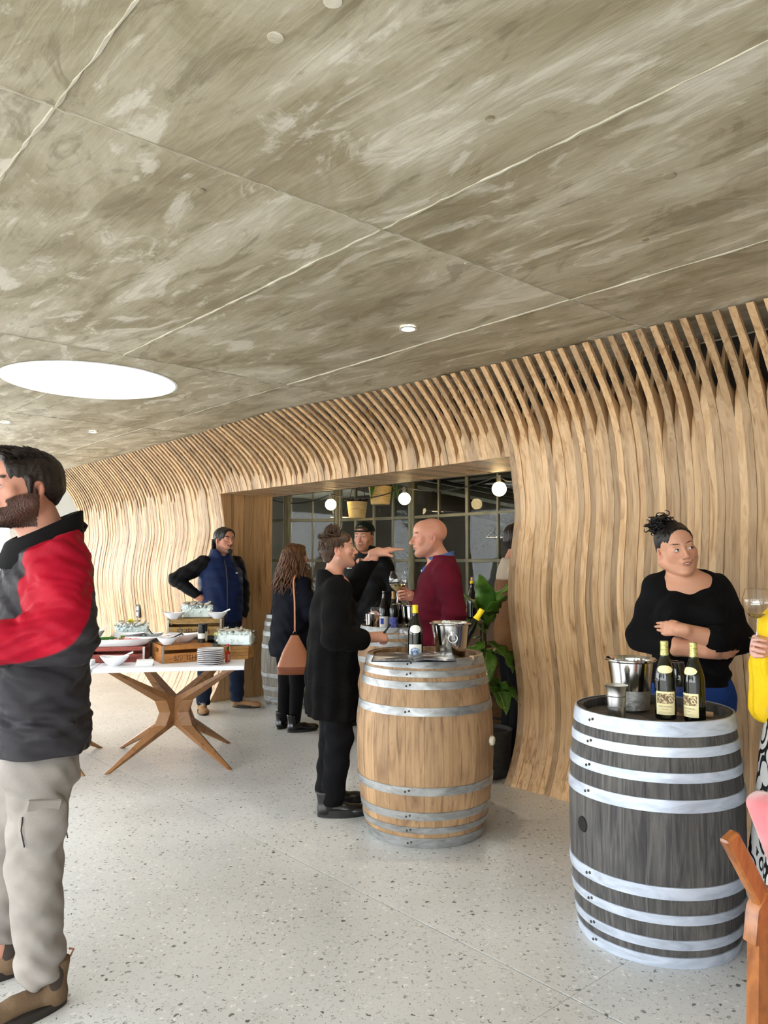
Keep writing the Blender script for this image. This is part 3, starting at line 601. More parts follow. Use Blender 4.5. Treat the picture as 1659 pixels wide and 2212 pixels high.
# --- on the blond barrel
p = (.168, 4.19)
bottle('yellow-capped wine bottle with a blue oval picture label on the blond barrel', (*p, ZM), aim(p), cap=('capsule_yellow', .262), lab={'main': ('label_white', -.95, .95, .018, .098), 'print': [('print_blue', -.72, .72, .034, .082, 'oval')], 'neck': ('label_white', -.85, .85, .158, .20)})
bucket('steel ice bucket with ring handle and a tilted bottle on the blond barrel', (.365, 4.27, ZM), .075, .105, .205, ring=aim((.365, 4.27)) + .1)
bottle('yellow-capped bottle leaning in the ice bucket on the blond barrel', (.375, 4.29, ZM + .02), 0, cap=('capsule_yellow', .24), tilt=(rad(8), rad(32), .2))
ic = thing('ice', 'white ice heaped in the bucket on the blond barrel', 'ice', (.365, 4.27, ZM + .15)); ic['kind'] = 'stuff'
mb = MB()
for i in range(26):
    a = RNG.uniform(0, 6.3); q = .088 * math.sqrt(RNG.uniform(0, 1)); mb.box((q * cos(a), q * sin(a), RNG.uniform(0, .05)), (.03, .028, .026), Rz(RNG.uniform(0, 3)) @ Rx(RNG.uniform(0, 3)), .005)
mb.obj('ice_cubes', 'ice_white', ic)
wine_glass('empty wine glass half hidden behind the yellow-capped bottle on the blond barrel', (.122, 4.33, ZM), .9, wide=1.05)
o = MB().lathe([(.0, 0), (.0115, .0005), (.0115, .0435), (0, .044)], 18).obj('wine_cork', 'cork'); o.location = (.463, 4.12, ZM); tag(o, 'pale cork standing on the blond barrel beside the ice bucket', 'cork')
# open magazine
mg = thing('magazine', 'open glossy magazine with black pages spread on the blond barrel', 'magazine', (.155, 4.075, ZM + .036), rad(-2))
for sd in (-1, 1):
    vs = []; n = 12
    for i in range(n + 1):
        x = i / n; zz = .018 * math.sin(min(1, x * 2.2) * pi * .62) * (1 - .5 * x) * (1 if sd > 0 else .7)
        for y in (-.145, .145): vs.append((sd * x * .205, y, zz + .004)); vs.append((sd * x * .205, y, zz * .55))
    fs = []
    for i in range(n):
        b = i * 4; fs += [(b, b + 4, b + 6, b + 2), (b + 1, b + 3, b + 7, b + 5), (b, b + 1, b + 5, b + 4), (b + 2, b + 6, b + 7, b + 3)]
    b = n * 4; fs += [(b, b + 1, b + 3, b + 2)]
    MB().raw(vs, fs).obj('page_block', 'page_print', mg, True, 40)
MB().box((0, 0, -.0005), (.43, .3, .003)).obj('cover', 'cover_black', mg, False)
# --- on the dark barrel
bucket('tall steel ice bucket with frosted base on the dark grey barrel', (1.03, 3.265, ZR), .068, .092, .215, frost=True)
t = thing('measure_cup', 'brushed aluminium measuring cup standing before the bucket on the dark barrel', 'cup', (.915, 3.09, ZR))
MB().lathe([(0, .003), (.029, 0), (.0315, .004), (.034, .05), (.0365, .1), (.038, .118), (.0445, .132), (.046, .1345), (.044, .135), (.0365, .118), (.03, .008), (0, .008)], 40).obj('body', 'aluminium', t)
for z in (.052, .092): MB().lathe([(np.interp(z, [0, .13], [.0315, .039]) - .0005, z - .002), (np.interp(z, [0, .13], [.0315, .039]) + .001, z), (np.interp(z, [0, .13], [.0315, .039]) - .0005, z + .002)], 40).obj('groove_ring', 'zinc', t)
for nm, p, da in (('wine bottle squarely showing its cream landscape label beside the steel bucket', (1.112, 3.10), 0), ('wine bottle with its cream landscape label turned aside, beside the loose cork', (1.205, 3.045), -.62)):
    bottle(nm, (*p, ZR), aim(p) + da, cap=('capsule_gold', .25), lab={'main': ('label_cream', -.98, .98, .022, .112), 'print': [('print_brown', -.86, .86, .066, .104, None), ('joint_cement', -.6, .55, .0325, .0335, None), ('joint_cement', -.8, .6, .0285, .0295, None)], 'text': [('EDELAARSDAL', .0082, 0, .052, 'ink_brown'), ('CHARDONNAY', .0042, -.1, .043, 'ink_brown')], 'neck': ('label_cream', -1.0, 1.0, .182, .212)})
wine_glass('empty wine glass standing between the two bottles on the dark barrel', (1.185, 3.19, ZR), 1.0, wide=.86)
o = MB().lathe([(.0, 0), (.0115, .0005), (.0115, .0445), (0, .045)], 18, R=Ry(pi / 2)).obj('wine_cork', 'cork'); o.location = (1.268, 3.14, ZR + .0115); o.rotation_euler = (0, 0, -.45); tag(o, 'long cork lying on its side on the dark barrel behind the bottles', 'cork')
t = thing('price_card', 'printed tasting card lying flat on the dark barrel', 'card', (1.055, 3.0, ZR + .001), -.18)
MB().box((0, 0, .001), (.17, .10, .002)).obj('sheet', 'paper', t, False); MB().box((.0, -.02, .0024), (.016, .03, .0008)).obj('logo', 'ink_dark', t, False)
mb = MB()
for k in range(6): mb.box((-.02 + .002 * k, .038 - k * .009, .0024), (.1 - .01 * (k % 3), .0022, .0006))
mb.obj('printed_lines', 'joint_grey', t, False)
# --- on the barrel in front of the man in the cap
p = (.0, 6.12); bottle('wine bottle with a white label and blue square on the brown barrel', (*p, .90), aim(p), 'bottle_black', ('bottle_black', .25), 1.02, {'main': ('label_white', -1, 1, .02, .115), 'print': [('ink_blue', -.72, -.05, .055, .10, None)]})
p = (.075, 6.1); bottle('wine bottle with an all-blue label and brass capsule on the brown barrel', (*p, .90), aim(p), 'bottle_black', ('capsule_brass', .248), 1.02, {'main': ('label_blue', -1, 1, .02, .11)})
p = (.112, 6.3); bottle('plain black wine bottle behind the blue-labelled bottle on the brown barrel', (*p, .90), aim(p), 'bottle_black', ('bottle_black', .25), 1.02)
bucket('steel ice bucket behind the man in the maroon sweater', (.222, 6.2, .90), .066, .085, .20)
wine_glass('empty wine glass in front of the white-labelled bottle on the brown barrel', (-.062, 6.02, .90), .9)
t = thing('steel_cup', 'small steel tumbler at the edge of the brown barrel', 'cup', (-.11, 6.17, .90)); MB().lathe([(0, .003), (.03, 0), (.038, .13), (.04, .131), (.037, .128), (.029, .006), (0, .006)], 28).obj('body', 'steel', t)
# --- on the silvery barrel
p = (-1.085, 7.83); bottle('white-labelled wine bottle on the silvery barrel', (*p, .87), aim(p), 'bottle_dark', ('capsule_white', .255), 1.03, {'main': ('label_white', -1.1, 1.1, .015, .115), 'neck': ('label_white', -.9, .9, .145, .19)})
# bottle on the ledge by the window
p = (.71, 6.28); lt = thing('plant_stand', 'narrow dark wooden stand behind the barrel by the fig', 'stand', (*p, 0))
MB().box((0, 0, .965), (.22, .22, .03), bev=.004).obj('top', 'dado_wood', lt)
for sx in (-1, 1):
    for sy in (-1, 1): MB().box((sx * .085, sy * .085, .475), (.03, .03, .95), bev=.003).obj('leg', 'dado_wood', lt)
bottle('dark wine bottle with a yellow neck band and bare cork beside the fig leaves', (*p, .98), aim(p), 'bottle_black', ('capsule_yellow', .285), 1.0, {'main': ('bottle_black', -1, 1, .02, .1)})
o = MB().lathe([(.0, 0), (.0105, .0005), (.0105, .03), (0, .0305)], 14).obj('wine_cork', 'cork'); o.location = (*p, 1.285); tag(o, 'cork pushed back into the neck of the yellow-banded bottle', 'cork')

# ---------------------------------------------------------------- buffet tables
TA = np.array([-1.885, 5.06]); TANG = rad(9.5); TX = np.array([cos(TANG), sin(TANG)]); TY = np.array([-sin(TANG), cos(TANG)])
def TP(x, y, z=.75): q = TA + TX * x + TY * y; return (float(q[0]), float(q[1]), z)
def table(label, x0):
    t = thing('buffet_table', label, 'table', TP(x0, 0, 0), TANG, 'white-topped tables with crossed wooden bases')
    MB().box((.484, .675, .736), (.968, 1.35, .028), bev=.003).obj('tabletop', 'table_white', t)
    c = Vector((.46, .68, .35)); legs_ = (((-1, -1), (.048, .31), (.07, .14)), ((1, -1), (.874, .29), (.90, .12)), ((-1, 1), (.021, 1.07), (.08, 1.2)), ((1, 1), (.839, 1.088), (.87, 1.2)))
    for (sx, sy), (fx, fy), (tx, ty) in legs_:
        # each leg is a folded blade: foot - waist at the hub - top
        top = Vector((tx, ty, .722)); foot = Vector((fx, fy, .0)); rad_ = Vector((sx * .72, sy * .7, 0)).normalized(); tan_ = Vector((-rad_[1], rad_[0], 0)); w = c + rad_ * .07; vs = []
        for P, rw, tw in ((foot, .02, .016), (w + rad_ * .03 - Vector((0, 0, .09)), .085, .052), (w + rad_ * .005, .068, .06), (w + rad_ * .03 + Vector((0, 0, .09)), .085, .052), (top, .03, .022)):
            for q, r in ((1, 0), (.25, 1), (-1, .8), (-1, -.8), (.25, -1)): vs.append(P + rad_ * (q * rw) + tan_ * (r * tw))
        fs = [(k * 5 + q, k * 5 + (q + 1) % 5, k * 5 + 5 + (q + 1) % 5, k * 5 + 5 + q) for k in range(4) for q in range(5)] + [(4, 3, 2, 1, 0), (20, 21, 22, 23, 24)]
        MB().raw(vs, fs).obj('leg', 'teak', t, True, 22)
    return t
table('white-topped table with crossed wooden base, holding the crates and stacked plates', 0.)
table('white-topped table with crossed wooden base behind the man in the red jacket', -.975)
def crate(label, x, y, z, L_, D, Hh, wood, ang=0., txt=None, ink='stencil', slot=True, group='wooden crates under the buffet dishes'):
    t = thing('wooden_crate', label, 'crate', TP(x, y, z), TANG + ang, group)
    b = Hh * .26; gap = Hh * .2
    for y0 in (0, D - .014):
        pl = MB().box((L_ / 2, y0 + .007, (Hh - b - gap) / 2), (L_ - .004, .014, Hh - b - gap), bev=.0015).obj('side_board', wood, t)
        if y0 == 0 and txt:
            vs, fs = text_geo(txt, (Hh - b - gap) * .82); mb = MB(); mb.raw([(v[0] * .92 + L_ * .48, -.0006, v[1] + (Hh - b - gap) * .2) for v in vs], fs); mb.obj('stencilled_letters', ink, pl, False)
        MB().box((L_ / 2, y0 + .007, Hh - b / 2), (L_ - .004, .014, b), bev=.0015).obj('side_board', wood, t)
    for x0 in (.009, L_ - .009):
        e = MB()
        e.box((x0, D / 2, Hh * .28), (.018, D - .03, Hh * .56)); e.box((x0, D / 2, Hh * .9), (.018, D - .03, Hh * .2))
        for yy in (.18, .82): e.box((x0, D * yy, Hh * .68), (.018, D * .3, Hh * .25))
        e.obj('end_board', wood, t, False)
        for y0 in (-.001, D + .001): MB().box((x0, y0, Hh / 2), (.015, .003, Hh), bev=.001).obj('corner_strap', 'tin', t)
    MB().box((L_ / 2, D / 2, .006), (L_ - .04, D - .032, .01)).obj('base_board', wood, t, False)
    MB().box((L_ / 2, D / 2, Hh - .004), (L_ - .006, D - .006, .008)).obj('lid_board', wood, t, False)
    return t
crate('red-painted wooden crate with faded stencil under the ham platter', -.10, .31, .75, .386, .25, .105, 'crate_red', 0, 'S/MEHSBYS', 'stencil_red')
crate('orange-brown wooden crate with stencil beside the stack of plates', .411, .19, .75, .36, .285, .12, 'crate_orange', rad(20), 'S/\\/_ISHS', 'stencil')
crate('black wooden crate beneath the top stencilled crate', .40, .82, .75, .38, .26, .13, 'crate_dark')
crate('tan wooden crate with bold stencil, topmost, under the raised ice tray', .375, .80, .88, .412, .29, .125, 'crate_tan', rad(-1), 'S/\\/IEHISYSI', 'stencil')
def bowl(label, x, y, z, r, h, spoon=None, fill=None, group='white bowls on the buffet', rz=0., cat='bowl'):
    t = thing('serving_bowl', label, cat, TP(x, y, z), rz, group)
    n = 40; prof = [(0, .004), (.42, 0), (.46, .04), (.72, .42), (.93, .82), (1, 1), (.97, 1.0), (.88, .8), (.62, .34), (.35, .12), (0, .1)]
    mb = MB(); vs = []
    for q, zz in prof:
        for i in range(n):
            a = 2 * pi * i / n; k = 1 + .12 * cos(2 * a) * q if q > .5 else 1; lift = .12 * cos(2 * a) * max(0, zz - .3)
            vs.append((q * r * k * cos(a), q * r * .94 * sin(a), (zz + lift) * h))
    fs = [(j * n + i, j * n + (i + 1) % n, (j + 1) * n + (i + 1) % n, (j + 1) * n + i) for j in range(len(prof) - 1) for i in range(n)]
    mb.raw(vs, fs).obj('bowl_body', 'porcelain', t)
    if fill: MB().lathe([(r * .72, h * .62), (r * .5, h * .72), (.0, h * .74)], 24).obj('contents', fill, t)
    if spoon:
        a, mt = spoon; MB().tube([(-.2 * r * cos(a), -.2 * r * sin(a), h * .6), (.6 * r * cos(a), .6 * r * sin(a), h * .95), (1.35 * r * cos(a), 1.35 * r * sin(a), h * 1.42)], [.008, .0045, .006], 8).obj('spoon', mt, t)
    return t
bowl('small white bowl with a spoon at the front edge before the red crate', .107, .171, .75, .088, .06, (.25, 'porcelain'), 'napkin')
bowl('white bowl with dark spoon on the front corner of the orange crate', .44, .27, .87, .07, .052, (.4, 'black_plastic'), 'napkin')
bowl('large shallow white bowl behind the pepper mill', .53, .445, .87, .108, .06, (2.0, 'black_plastic'), None)
bowl('white bowl at the outer end of the top crate, away from the barrel', .425, .82, 1.005, .076, .052, (.3, 'clear_glass'), 'ham')
bowl('white bowl on the top crate at the end nearer the barrel', .75, .82, 1.005, .07, .05, (.2, 'porcelain'), 'napkin')
bowl('wide white boat-shaped bowl of dressing behind the ham platter', .11, .74, .857, .105, .055, None, 'salt')
bowl('white bowl of greens with dark spoon behind the ham platter', .28, .79, .857, .07, .05, (-.9 + pi, 'black_plastic'), 'lettuce')
bowl('white bowl with a spoon standing beside the red-jacketed man', -.16, .86, .857, .07, .065, (.6, 'porcelain'), None)
# boxes the back bowls stand on
MBX = thing('serving_block', 'black serving block behind the ham platter', 'block', TP(-.22, .60), TANG); MB().box((.29, .17, .052), (.57, .33, .104), bev=.004).obj('body', 'crate_dark', MBX)
MB().box((.29, .17, .105), (.56, .32, .003)).obj('top_sheet', 'black_plastic', MBX, False)
t = thing('black_tray', 'flat black slate tray beside the boat-shaped bowl', 'tray', TP(-.11, .69, .857), TANG); MB().box((0, 0, .008), (.17, .14, .014), bev=.006).obj('slab', 'black_plastic', t)
# ham platter
t = thing('serving_platter', 'long white oval platter of sliced ham, greens and avocado', 'platter', TP(.055, .435, .856), TANG, None)
n = 48; vs = []; prof = [(0, .002), (.78, 0), (.82, .006), (.95, .028), (1, .04), (.985, .04), (.9, .024), (.75, .01), (0, .008)]
for q, z in prof:
    for i in range(n):
        a = 2 * pi * i / n; vs.append((q * .28 * abs(cos(a)) ** .85 * (1 if cos(a) > 0 else -1), q * .118 * sin(a), z * 1.2))
MB().raw(vs, [(j * n + i, j * n + (i + 1) % n, (j + 1) * n + (i + 1) % n, (j + 1) * n + i) for j in range(len(prof) - 1) for i in range(n)]).obj('dish', 'porcelain', t)
for i in range(16):
    x = RNG.uniform(-.02, .22); y = RNG.uniform(-.06, .06); pts = [(x + .022 * q * cos(q * 3 + i), y + .022 * q * sin(q * 3 + i), .03 + .012 * q + .008 * sin(i)) for q in np.linspace(0, 1, 7)]
    MB().tube(pts, .011, 7, flat_=.5).obj('ham_slice', 'ham', t)
for i in range(8):
    x = -.10 + .014 * i; MB().tube([(x - .045, -.05 + .004 * i, .035), (x, -.03, .058), (x + .05, -.0 + .004 * i, .04)], [.005, .012, .005], 8, flat_=.45).obj('avocado_slice', 'avocado', t)
for i in range(12):
    a = RNG.uniform(0, 6.3); c = (RNG.choice([-.2, -.16, .06, .09]) + RNG.uniform(-.02, .02), RNG.uniform(-.05, .05), .045 + RNG.uniform(0, .025)); MB().ball(c, (.02, .013, .004), 8, 5, Rz(a) @ Rx(RNG.uniform(-.8, .8))).obj('leaf', 'lettuce', t)
MB().tube([(.2, -.02, .04), (.3, -.03, .055), (.39, -.04, .075)], [.008, .004, .006], 8).obj('serving_spoon', 'porcelain', t)
# plates
for k in range(8):
    o = MB().lathe([(0, .003), (.05, 0), (.056, .003), (.089, .0075), (.0905, .009), (.0905, .0128), (.088, .0135), (.058, .007), (0, .006)], 44).obj('dinner_plate', 'porcelain')
    o.location = TP(.737 + RNG.uniform(-.003, .003), .15 + RNG.uniform(-.003, .003), .75 + k * .0128 + .0005)
    rm = MB().lathe([(.0902, .0120), (.0908, .0124), (.0908, .0132), (.0895, .0136)], 44).obj('rim_line', 'plate_rim', o)
    tag(o, ['white dinner plate at the bottom of the stack, resting on the tabletop', 'white dark-rimmed dinner plate inside the stack beside the hot sauce', 'white dinner plate topmost on the stack beside the hot sauce'][0 if k == 0 else 2 if k == 7 else 1], 'plate', 'stack of dinner plates on the white table')
t = thing('sauce_bottle', 'small bottle of red hot sauce with red cap beside the plates', 'bottle', TP(.85, .22))
MB().lathe([(0, .0), (.016, 0), (.0175, .004), (.0175, .058), (.0155, .068), (.008, .078), (.0075, .09)], 20).obj('glass', 'sauce_red', t)
MB().lathe([(.0078, .078), (.0082, .084), (.0082, .102), (.0075, .104)], 16).obj('neck_wrap', 'green_wrap', t); MB().lathe([(.0088, .104), (.0088, .12), (.006, .123), (0, .123)], 16).obj('cap', 'cap_red', t)
mb = MB(); a = -pi / 2; w = .0178
for s0, s1 in (((-1.0, .052), (-.1, .03)), ((-.1, .03), (-1.0, .008))): pass
mb.raw([(w * cos(a + q), w * sin(a + q), z) for q, z in ((-.95, .054), (.0, .032), (-.95, .01), (.95, .054), (.95, .01), (.35, .01), (.35, .054))], [(0, 2, 1), (3, 6, 5, 4)]); mb.obj('label', 'label_white', t, False)
for nm, x, fill, lab in (('pepper mill with black top and white label band beside the large bowl', .662, 'pepper', 1), ('salt grinder with black top behind the pepper mill', .672, 'salt', 0)):
    t = thing('grinder', nm, 'grinder', TP(x, .375 + .065 * (1 - lab), .87), 0, 'salt and pepper grinders')
    MB().lathe([(0, 0), (.026, 0), (.026, .045), (.024, .075)], 22).obj('jar', fill, t); MB().lathe([(.0265, .03), (.0265, .066)], 22).obj('label_band', 'label_white', t)
    MB().lathe([(.024, .072), (.0255, .078), (.0255, .125), (.02, .13), (0, .13)], 22).obj('top', 'black_plastic', t)
for nm, x, y, a in (('white folded paper napkins in front of the orange crate', .306, .14, .05), ('white folded paper napkins by the joint between the tables', -.09, .20, -.1)):
    t = thing('napkin_stack', nm, 'napkins', TP(x, y), TANG + a, 'folded napkins on the white tables')
    for k in range(5):
        MB().box((.001 * k, .001 * (k % 2), .004 + k * .0068), (.11, .11, .0062), Rz(.02 * k), .002).obj('napkin', 'napkin', t)
# hexagonal boards
for k in range(4):
    pts = [(.11 * cos(a) * 1.2, .11 * sin(a)) for a in np.linspace(0, 2 * pi, 7)[:-1]]
    o = MB().prism(pts, 0, .0225).obj('serving_board', 'board_wood', None, False); o.location = TP(.90, .45, .75 + k * .0235); o.rotation_euler = (0, 0, TANG + .25 + .02 * k)
    tag(o, ['hexagonal wooden board at the bottom of the pile, on the tabletop', 'hexagonal wooden board within the pile under the end ice tray', 'hexagonal wooden board topmost of the pile, under the end ice tray'][0 if k == 0 else 2 if k == 3 else 1], 'board', 'hexagonal boards under the ice tray')
def oyster():
    mb = MB(); n = 12; vs = []
    for q, z in ((0, -.008), (.6, -.004), (1, .006), (.8, .002), (0, -.002)):
        for i in range(n):
            a = 2 * pi * i / n; k = 1 + .25 * sin(3 * a + 1) * q + .15 * sin(5 * a); vs.append((q * .042 * k * cos(a), q * .026 * k * sin(a), z + .004 * sin(4 * a) * q))
    mb.raw(vs, [(j * n + i, j * n + (i + 1) % n, (j + 1) * n + (i + 1) % n, (j + 1) * n + i) for j in range(4) for i in range(n)]); me = mb.mesh('oyster')
    return me
OY = oyster(); OY.materials.append(MATS['oyster_shell']); OY.polygons.foreach_set('use_smooth', np.ones(len(OY.polygons), bool)); OM = MB().ball((0, 0, .004), (.022, .013, .006), 10, 6).mesh('meat'); OM.materials.append(MATS['oyster_meat'])
def ice_tray(label, x, y, z, ang, lemon, nm, L_=.27, D=.17, Hh=.095, no=7):
    t = thing('ice_tray', label, 'ice tray', TP(x, y, z), TANG + ang, 'glass trays of ice and oysters')
    for a, b, w in ((0, -D / 2, (L_, .005)), (0, D / 2, (L_, .005)), (-L_ / 2, 0, (.005, D)), (L_ / 2, 0, (.005, D))):
        MB().box((a, b, Hh / 2), (*w, Hh)).obj('glass_side', 'ice_glass', t, False)
    MB().box((0, 0, .0025), (L_, D, .005)).obj('glass_base', 'ice_glass', t, False)
    mb = MB()
    mb.box((0, 0, Hh * .4), (L_ - .036, D - .036, Hh * .74), bev=.004)
    for i in range(330):
        q = RNG.uniform(.010, .02); mb.box((RNG.uniform(-L_ / 2 + .012, L_ / 2 - .012), RNG.uniform(-D / 2 + .012, D / 2 - .012), RNG.uniform(.015, Hh + .004)), (q, q * .9, q * .8), Rz(RNG.uniform(0, 3)) @ Rx(RNG.uniform(0, 3)), .003)
    ic = mb.obj('ice', 'ice_white', t); ic['kind'] = 'stuff'
    for i in range(no):
        o = bpy.data.objects.new('oyster', OY); COL.objects.link(o); px, py = -L_ / 2 + .045 + (i % 4) * (L_ - .09) / 3 + RNG.uniform(-.006, .006), (-.25 if i < 4 else .25) * D + RNG.uniform(-.006, .006)
        q = t.matrix_basis @ Vector((px, py, Hh + RNG.uniform(.004, .016))); o.location = q; o.rotation_euler = (RNG.uniform(-.5, .5), RNG.uniform(-.4, .4), 1.4 + RNG.uniform(-.5, .5)); o.scale = (1.0,) * 3
        tag(o, 'opened oyster in its shell on the ice of the ' + nm, 'oyster', 'oysters on the ' + nm); m = bpy.data.objects.new('oyster_meat', OM); COL.objects.link(m); m.parent = o
    for px, py, pz in lemon:
        o = MB().lathe([(0, 0), (.022, .002), (.026, .014), (.018, .028), (0, .034)], 14, a1=pi).obj('lemon_wedge', 'lemon'); o.location = t.matrix_basis @ Vector((px, py, pz)); o.rotation_euler = (.7, .2, .5); tag(o, 'lemon wedge with the oysters on the ' + nm, 'lemon', None)
    bpy.context.view_layer.update(); return t
ice_tray('raised glass tray of crushed ice and oysters on the topmost crate', .588, .985, 1.005, 0, [], 'raised ice tray', .25, .16)
ice_tray('glass tray of ice and oysters on the wooden boards at the table end', .90, .45, .845, rad(-14), [(-.125, -.06, .06)], 'end ice tray')
ice_tray('glass tray of ice, shells and lemon behind the boat-shaped bowl', .08, 1.08, .857, rad(6), [(-.01, -.03, .105)], 'back ice tray')
MB2 = thing('serving_box', 'dark box under the rear ice tray, behind the boat-shaped bowl', 'box', TP(-.08, .98), TANG); MB().box((.16, .1, .052), (.34, .2, .104), bev=.004).obj('body', 'crate_dark', MB2); MB().box((.16, .1, .105), (.33, .19, .003)).obj('top_sheet', 'black_plastic', MB2, False)

# ---------------------------------------------------------------- string of bulbs, hanging baskets
cab = MB(); pts = []
bulbs = [(6.93, -5.29, 2.08, 'globe bulb beside the pair of hanging baskets, toward the planked jamb'), (5.87, -5.44, 2.09, 'globe bulb above the bald man, next to the long green leaves'), (4.37, -5.17, 2.07, 'globe bulb by the end of the slatted wall above the fig'), (4.02, -5.1, 2.1, 'globe bulb half hidden behind the curved end of the slatted wall')]
hooks = [W(8.2, -5.3, 2.22)]
for u, s, z, lb in bulbs:
    t = thing('globe_bulb', lb, 'light bulb', (*W(u, s)[:2], z), 0, 'globe bulbs strung across the bay')
    MB().ball((0, 0, 0), .0625, 24, 16).obj('globe', 'bulb_glow', t); MB().lathe([(.022, .055), (.02, .068), (.02, .118), (.012, .124), (0, .124)], 20).obj('socket', 'chrome_socket', t)
    hooks.append(W(u, s, z + .12))
hooks.append(W(3.1, -5.1, 2.35)); path = []
for a, b in zip(hooks[:-1], hooks[1:]):
    for k in range(10): q = k / 10; path.append(tuple(a[i] + (b[i] - a[i]) * q - (.16 * 4 * q * (1 - q) * .5 if i == 2 else 0) for i in range(3)))
path.append(hooks[-1]); tag(cab.tube(path, .006, 6).obj('festoon_cable', 'cable'), 'black cable that carries the row of globe bulbs', 'cable')
def basket(label, u, s, z, r, h, leafy):
    t = thing('hanging_basket', label, 'basket', (*W(u, s)[:2], z), 0, 'woven baskets hung in the bay')
    prof = []
    for k in range(15): q = k / 14; prof.append((r * (.78 + .22 * q) + (.003 if k % 2 else 0), h * q))
    MB().lathe([(0, 0)] + prof + [(r * .96, h), (r * .75, .02), (0, .02)], 36).obj('pot', 'basket_weave', t)
    MB().disc(r * .9, h * .88, 24).obj('soil', 'soil', t, False)
    for k in range(3):
        a = k * 2.1 + .4; MB().tube([(r * cos(a), r * sin(a), h), (0, 0, h + .42)], .004, 6).obj('cord', 'cable' if not leafy else 'stem_brown', t)
    for k in range(9 if leafy else 16):
        a = RNG.uniform(0, 6.3); q = RNG.uniform(.5, 1.2) * r; L_ = .2 if leafy else .06
        p0 = Vector((q * .4 * cos(a), q * .4 * sin(a), h)); p1 = Vector((q * 1.2 * cos(a), q * 1.2 * sin(a), h + L_ * .3)); p2 = Vector((q * 1.35 * cos(a), q * 1.35 * sin(a), h - L_ * (.8 if leafy else .1)))
        MB().tube([p0, p1, (p1 + p2) / 2 + Vector((.01, 0, .02)), p2], [.003, .022 if leafy else .012, .03 if leafy else .014, .002], 8, flat_=.15).obj('leaf', 'fig_leaf' if leafy else 'soil', t)
basket('woven hanging basket of dark plants nearer the planked jamb', 6.78, -5.55, 1.93, .115, .185, False)
basket('woven hanging basket with trailing green leaves beside the globe bulb', 6.46, -5.62, 2.07, .13, .2, True)

# ---------------------------------------------------------------- fiddle-leaf fig
def big_leaf(base, tip, w, fold, parent, up=Vector((0, 0, 1))):
    base = Vector(base); tip = Vector(tip); d = tip - base; x = d.cross(up); x = x.normalized() if x.length > 1e-4 else Vector((1, 0, 0)); nrm = x.cross(d).normalized(); n = 12; vs = []
    for i in range(n + 1):
        t = i / n; ww = w * (math.sin(pi * t ** .72) ** .8) * (.72 + .4 * t); c = base + d * t + nrm * (.22 * d.length * math.sin(pi * t) * .5)
        for k in (-1, -.5, 0, .5, 1): vs.append(c + x * (ww * k) + nrm * (fold * ww * abs(k) + .012 * math.sin(t * 22) * abs(k)))
    fs = [(i * 5 + k, i * 5 + k + 1, i * 5 + 6 + k, i * 5 + 5 + k) for i in range(n) for k in range(4)]
    o = MB().raw(vs, fs).obj('leaf', 'fig_leaf', parent, True, None); md = o.modifiers.new('thick', 'SOLIDIFY'); md.thickness = .0015
    mb = MB(); mid = [vs[i * 5 + 2] + nrm * .0008 for i in range(n + 1)]; mb.tube(mid, .0022, 5)
    for i in range(2, n - 1, 2):
        for sd in (0, 4): mb.tube([vs[i * 5 + 2] + nrm * .0008, (vs[i * 5 + 2] + vs[(i + 1) * 5 + sd]) / 2 + nrm * .001, vs[(i + 1) * 5 + sd] * .92 + vs[i * 5 + 2] * .08 + nrm * .001], .0011, 4)
    mb.obj('vein', 'fig_vein', o); return o
FIG = (.70, 5.36)
t = thing('fiddle_leaf_fig', 'tall fiddle-leaf fig with broad glossy leaves beside the slatted wall end', 'plant', (*FIG, 0))
MB().lathe([(0, 0), (.13, 0), (.15, .02), (.17, .3), (.175, .31), (.16, .31), (.155, .28), (0, .28)], 32).obj('pot', 'crate_dark', t); MB().disc(.155, .285, 24).obj('soil', 'soil', t, False)
MB().tube(catmull([(0, 0, .28), (.03, -.01, .6), (-.01, .02, .95), (.02, 0, 1.15)]), .012, 8).obj('trunk', 'stem_brown', t)
for b, e_, w, f in (((.0, -.02, 1.0), (-.06, -.12, 1.36), .088, .25), ((.01, -.02, .98), (.14, -.16, 1.22), .085, .3), ((.0, -.03, .95), (-.26, -.1, 1.05), .075, .2), ((-.01, -.02, .9), (-.16, -.14, .68), .08, .25), ((.0, -.03, .9), (.16, -.14, .70), .09, .3), ((-.02, .0, .92), (-.3, .05, .82), .075, .2), ((.02, .0, 1.0), (.2, .06, 1.3), .08, .25), ((0, .02, 1.0), (-.16, .1, 1.22), .08, .2), ((.0, -.02, .85), (-.04, -.24, .62), .085, .25), ((.02, 0, .62), (.2, -.12, .5), .075, .4), ((.02, 0, .65), (.1, -.22, .44), .08, .4), ((.0, 0, .8), (.24, .04, .78), .08, .3), ((0, 0, 1.02), (.04, -.2, 1.12), .07, .2)):
    big_leaf(b, e_, w, f, t)
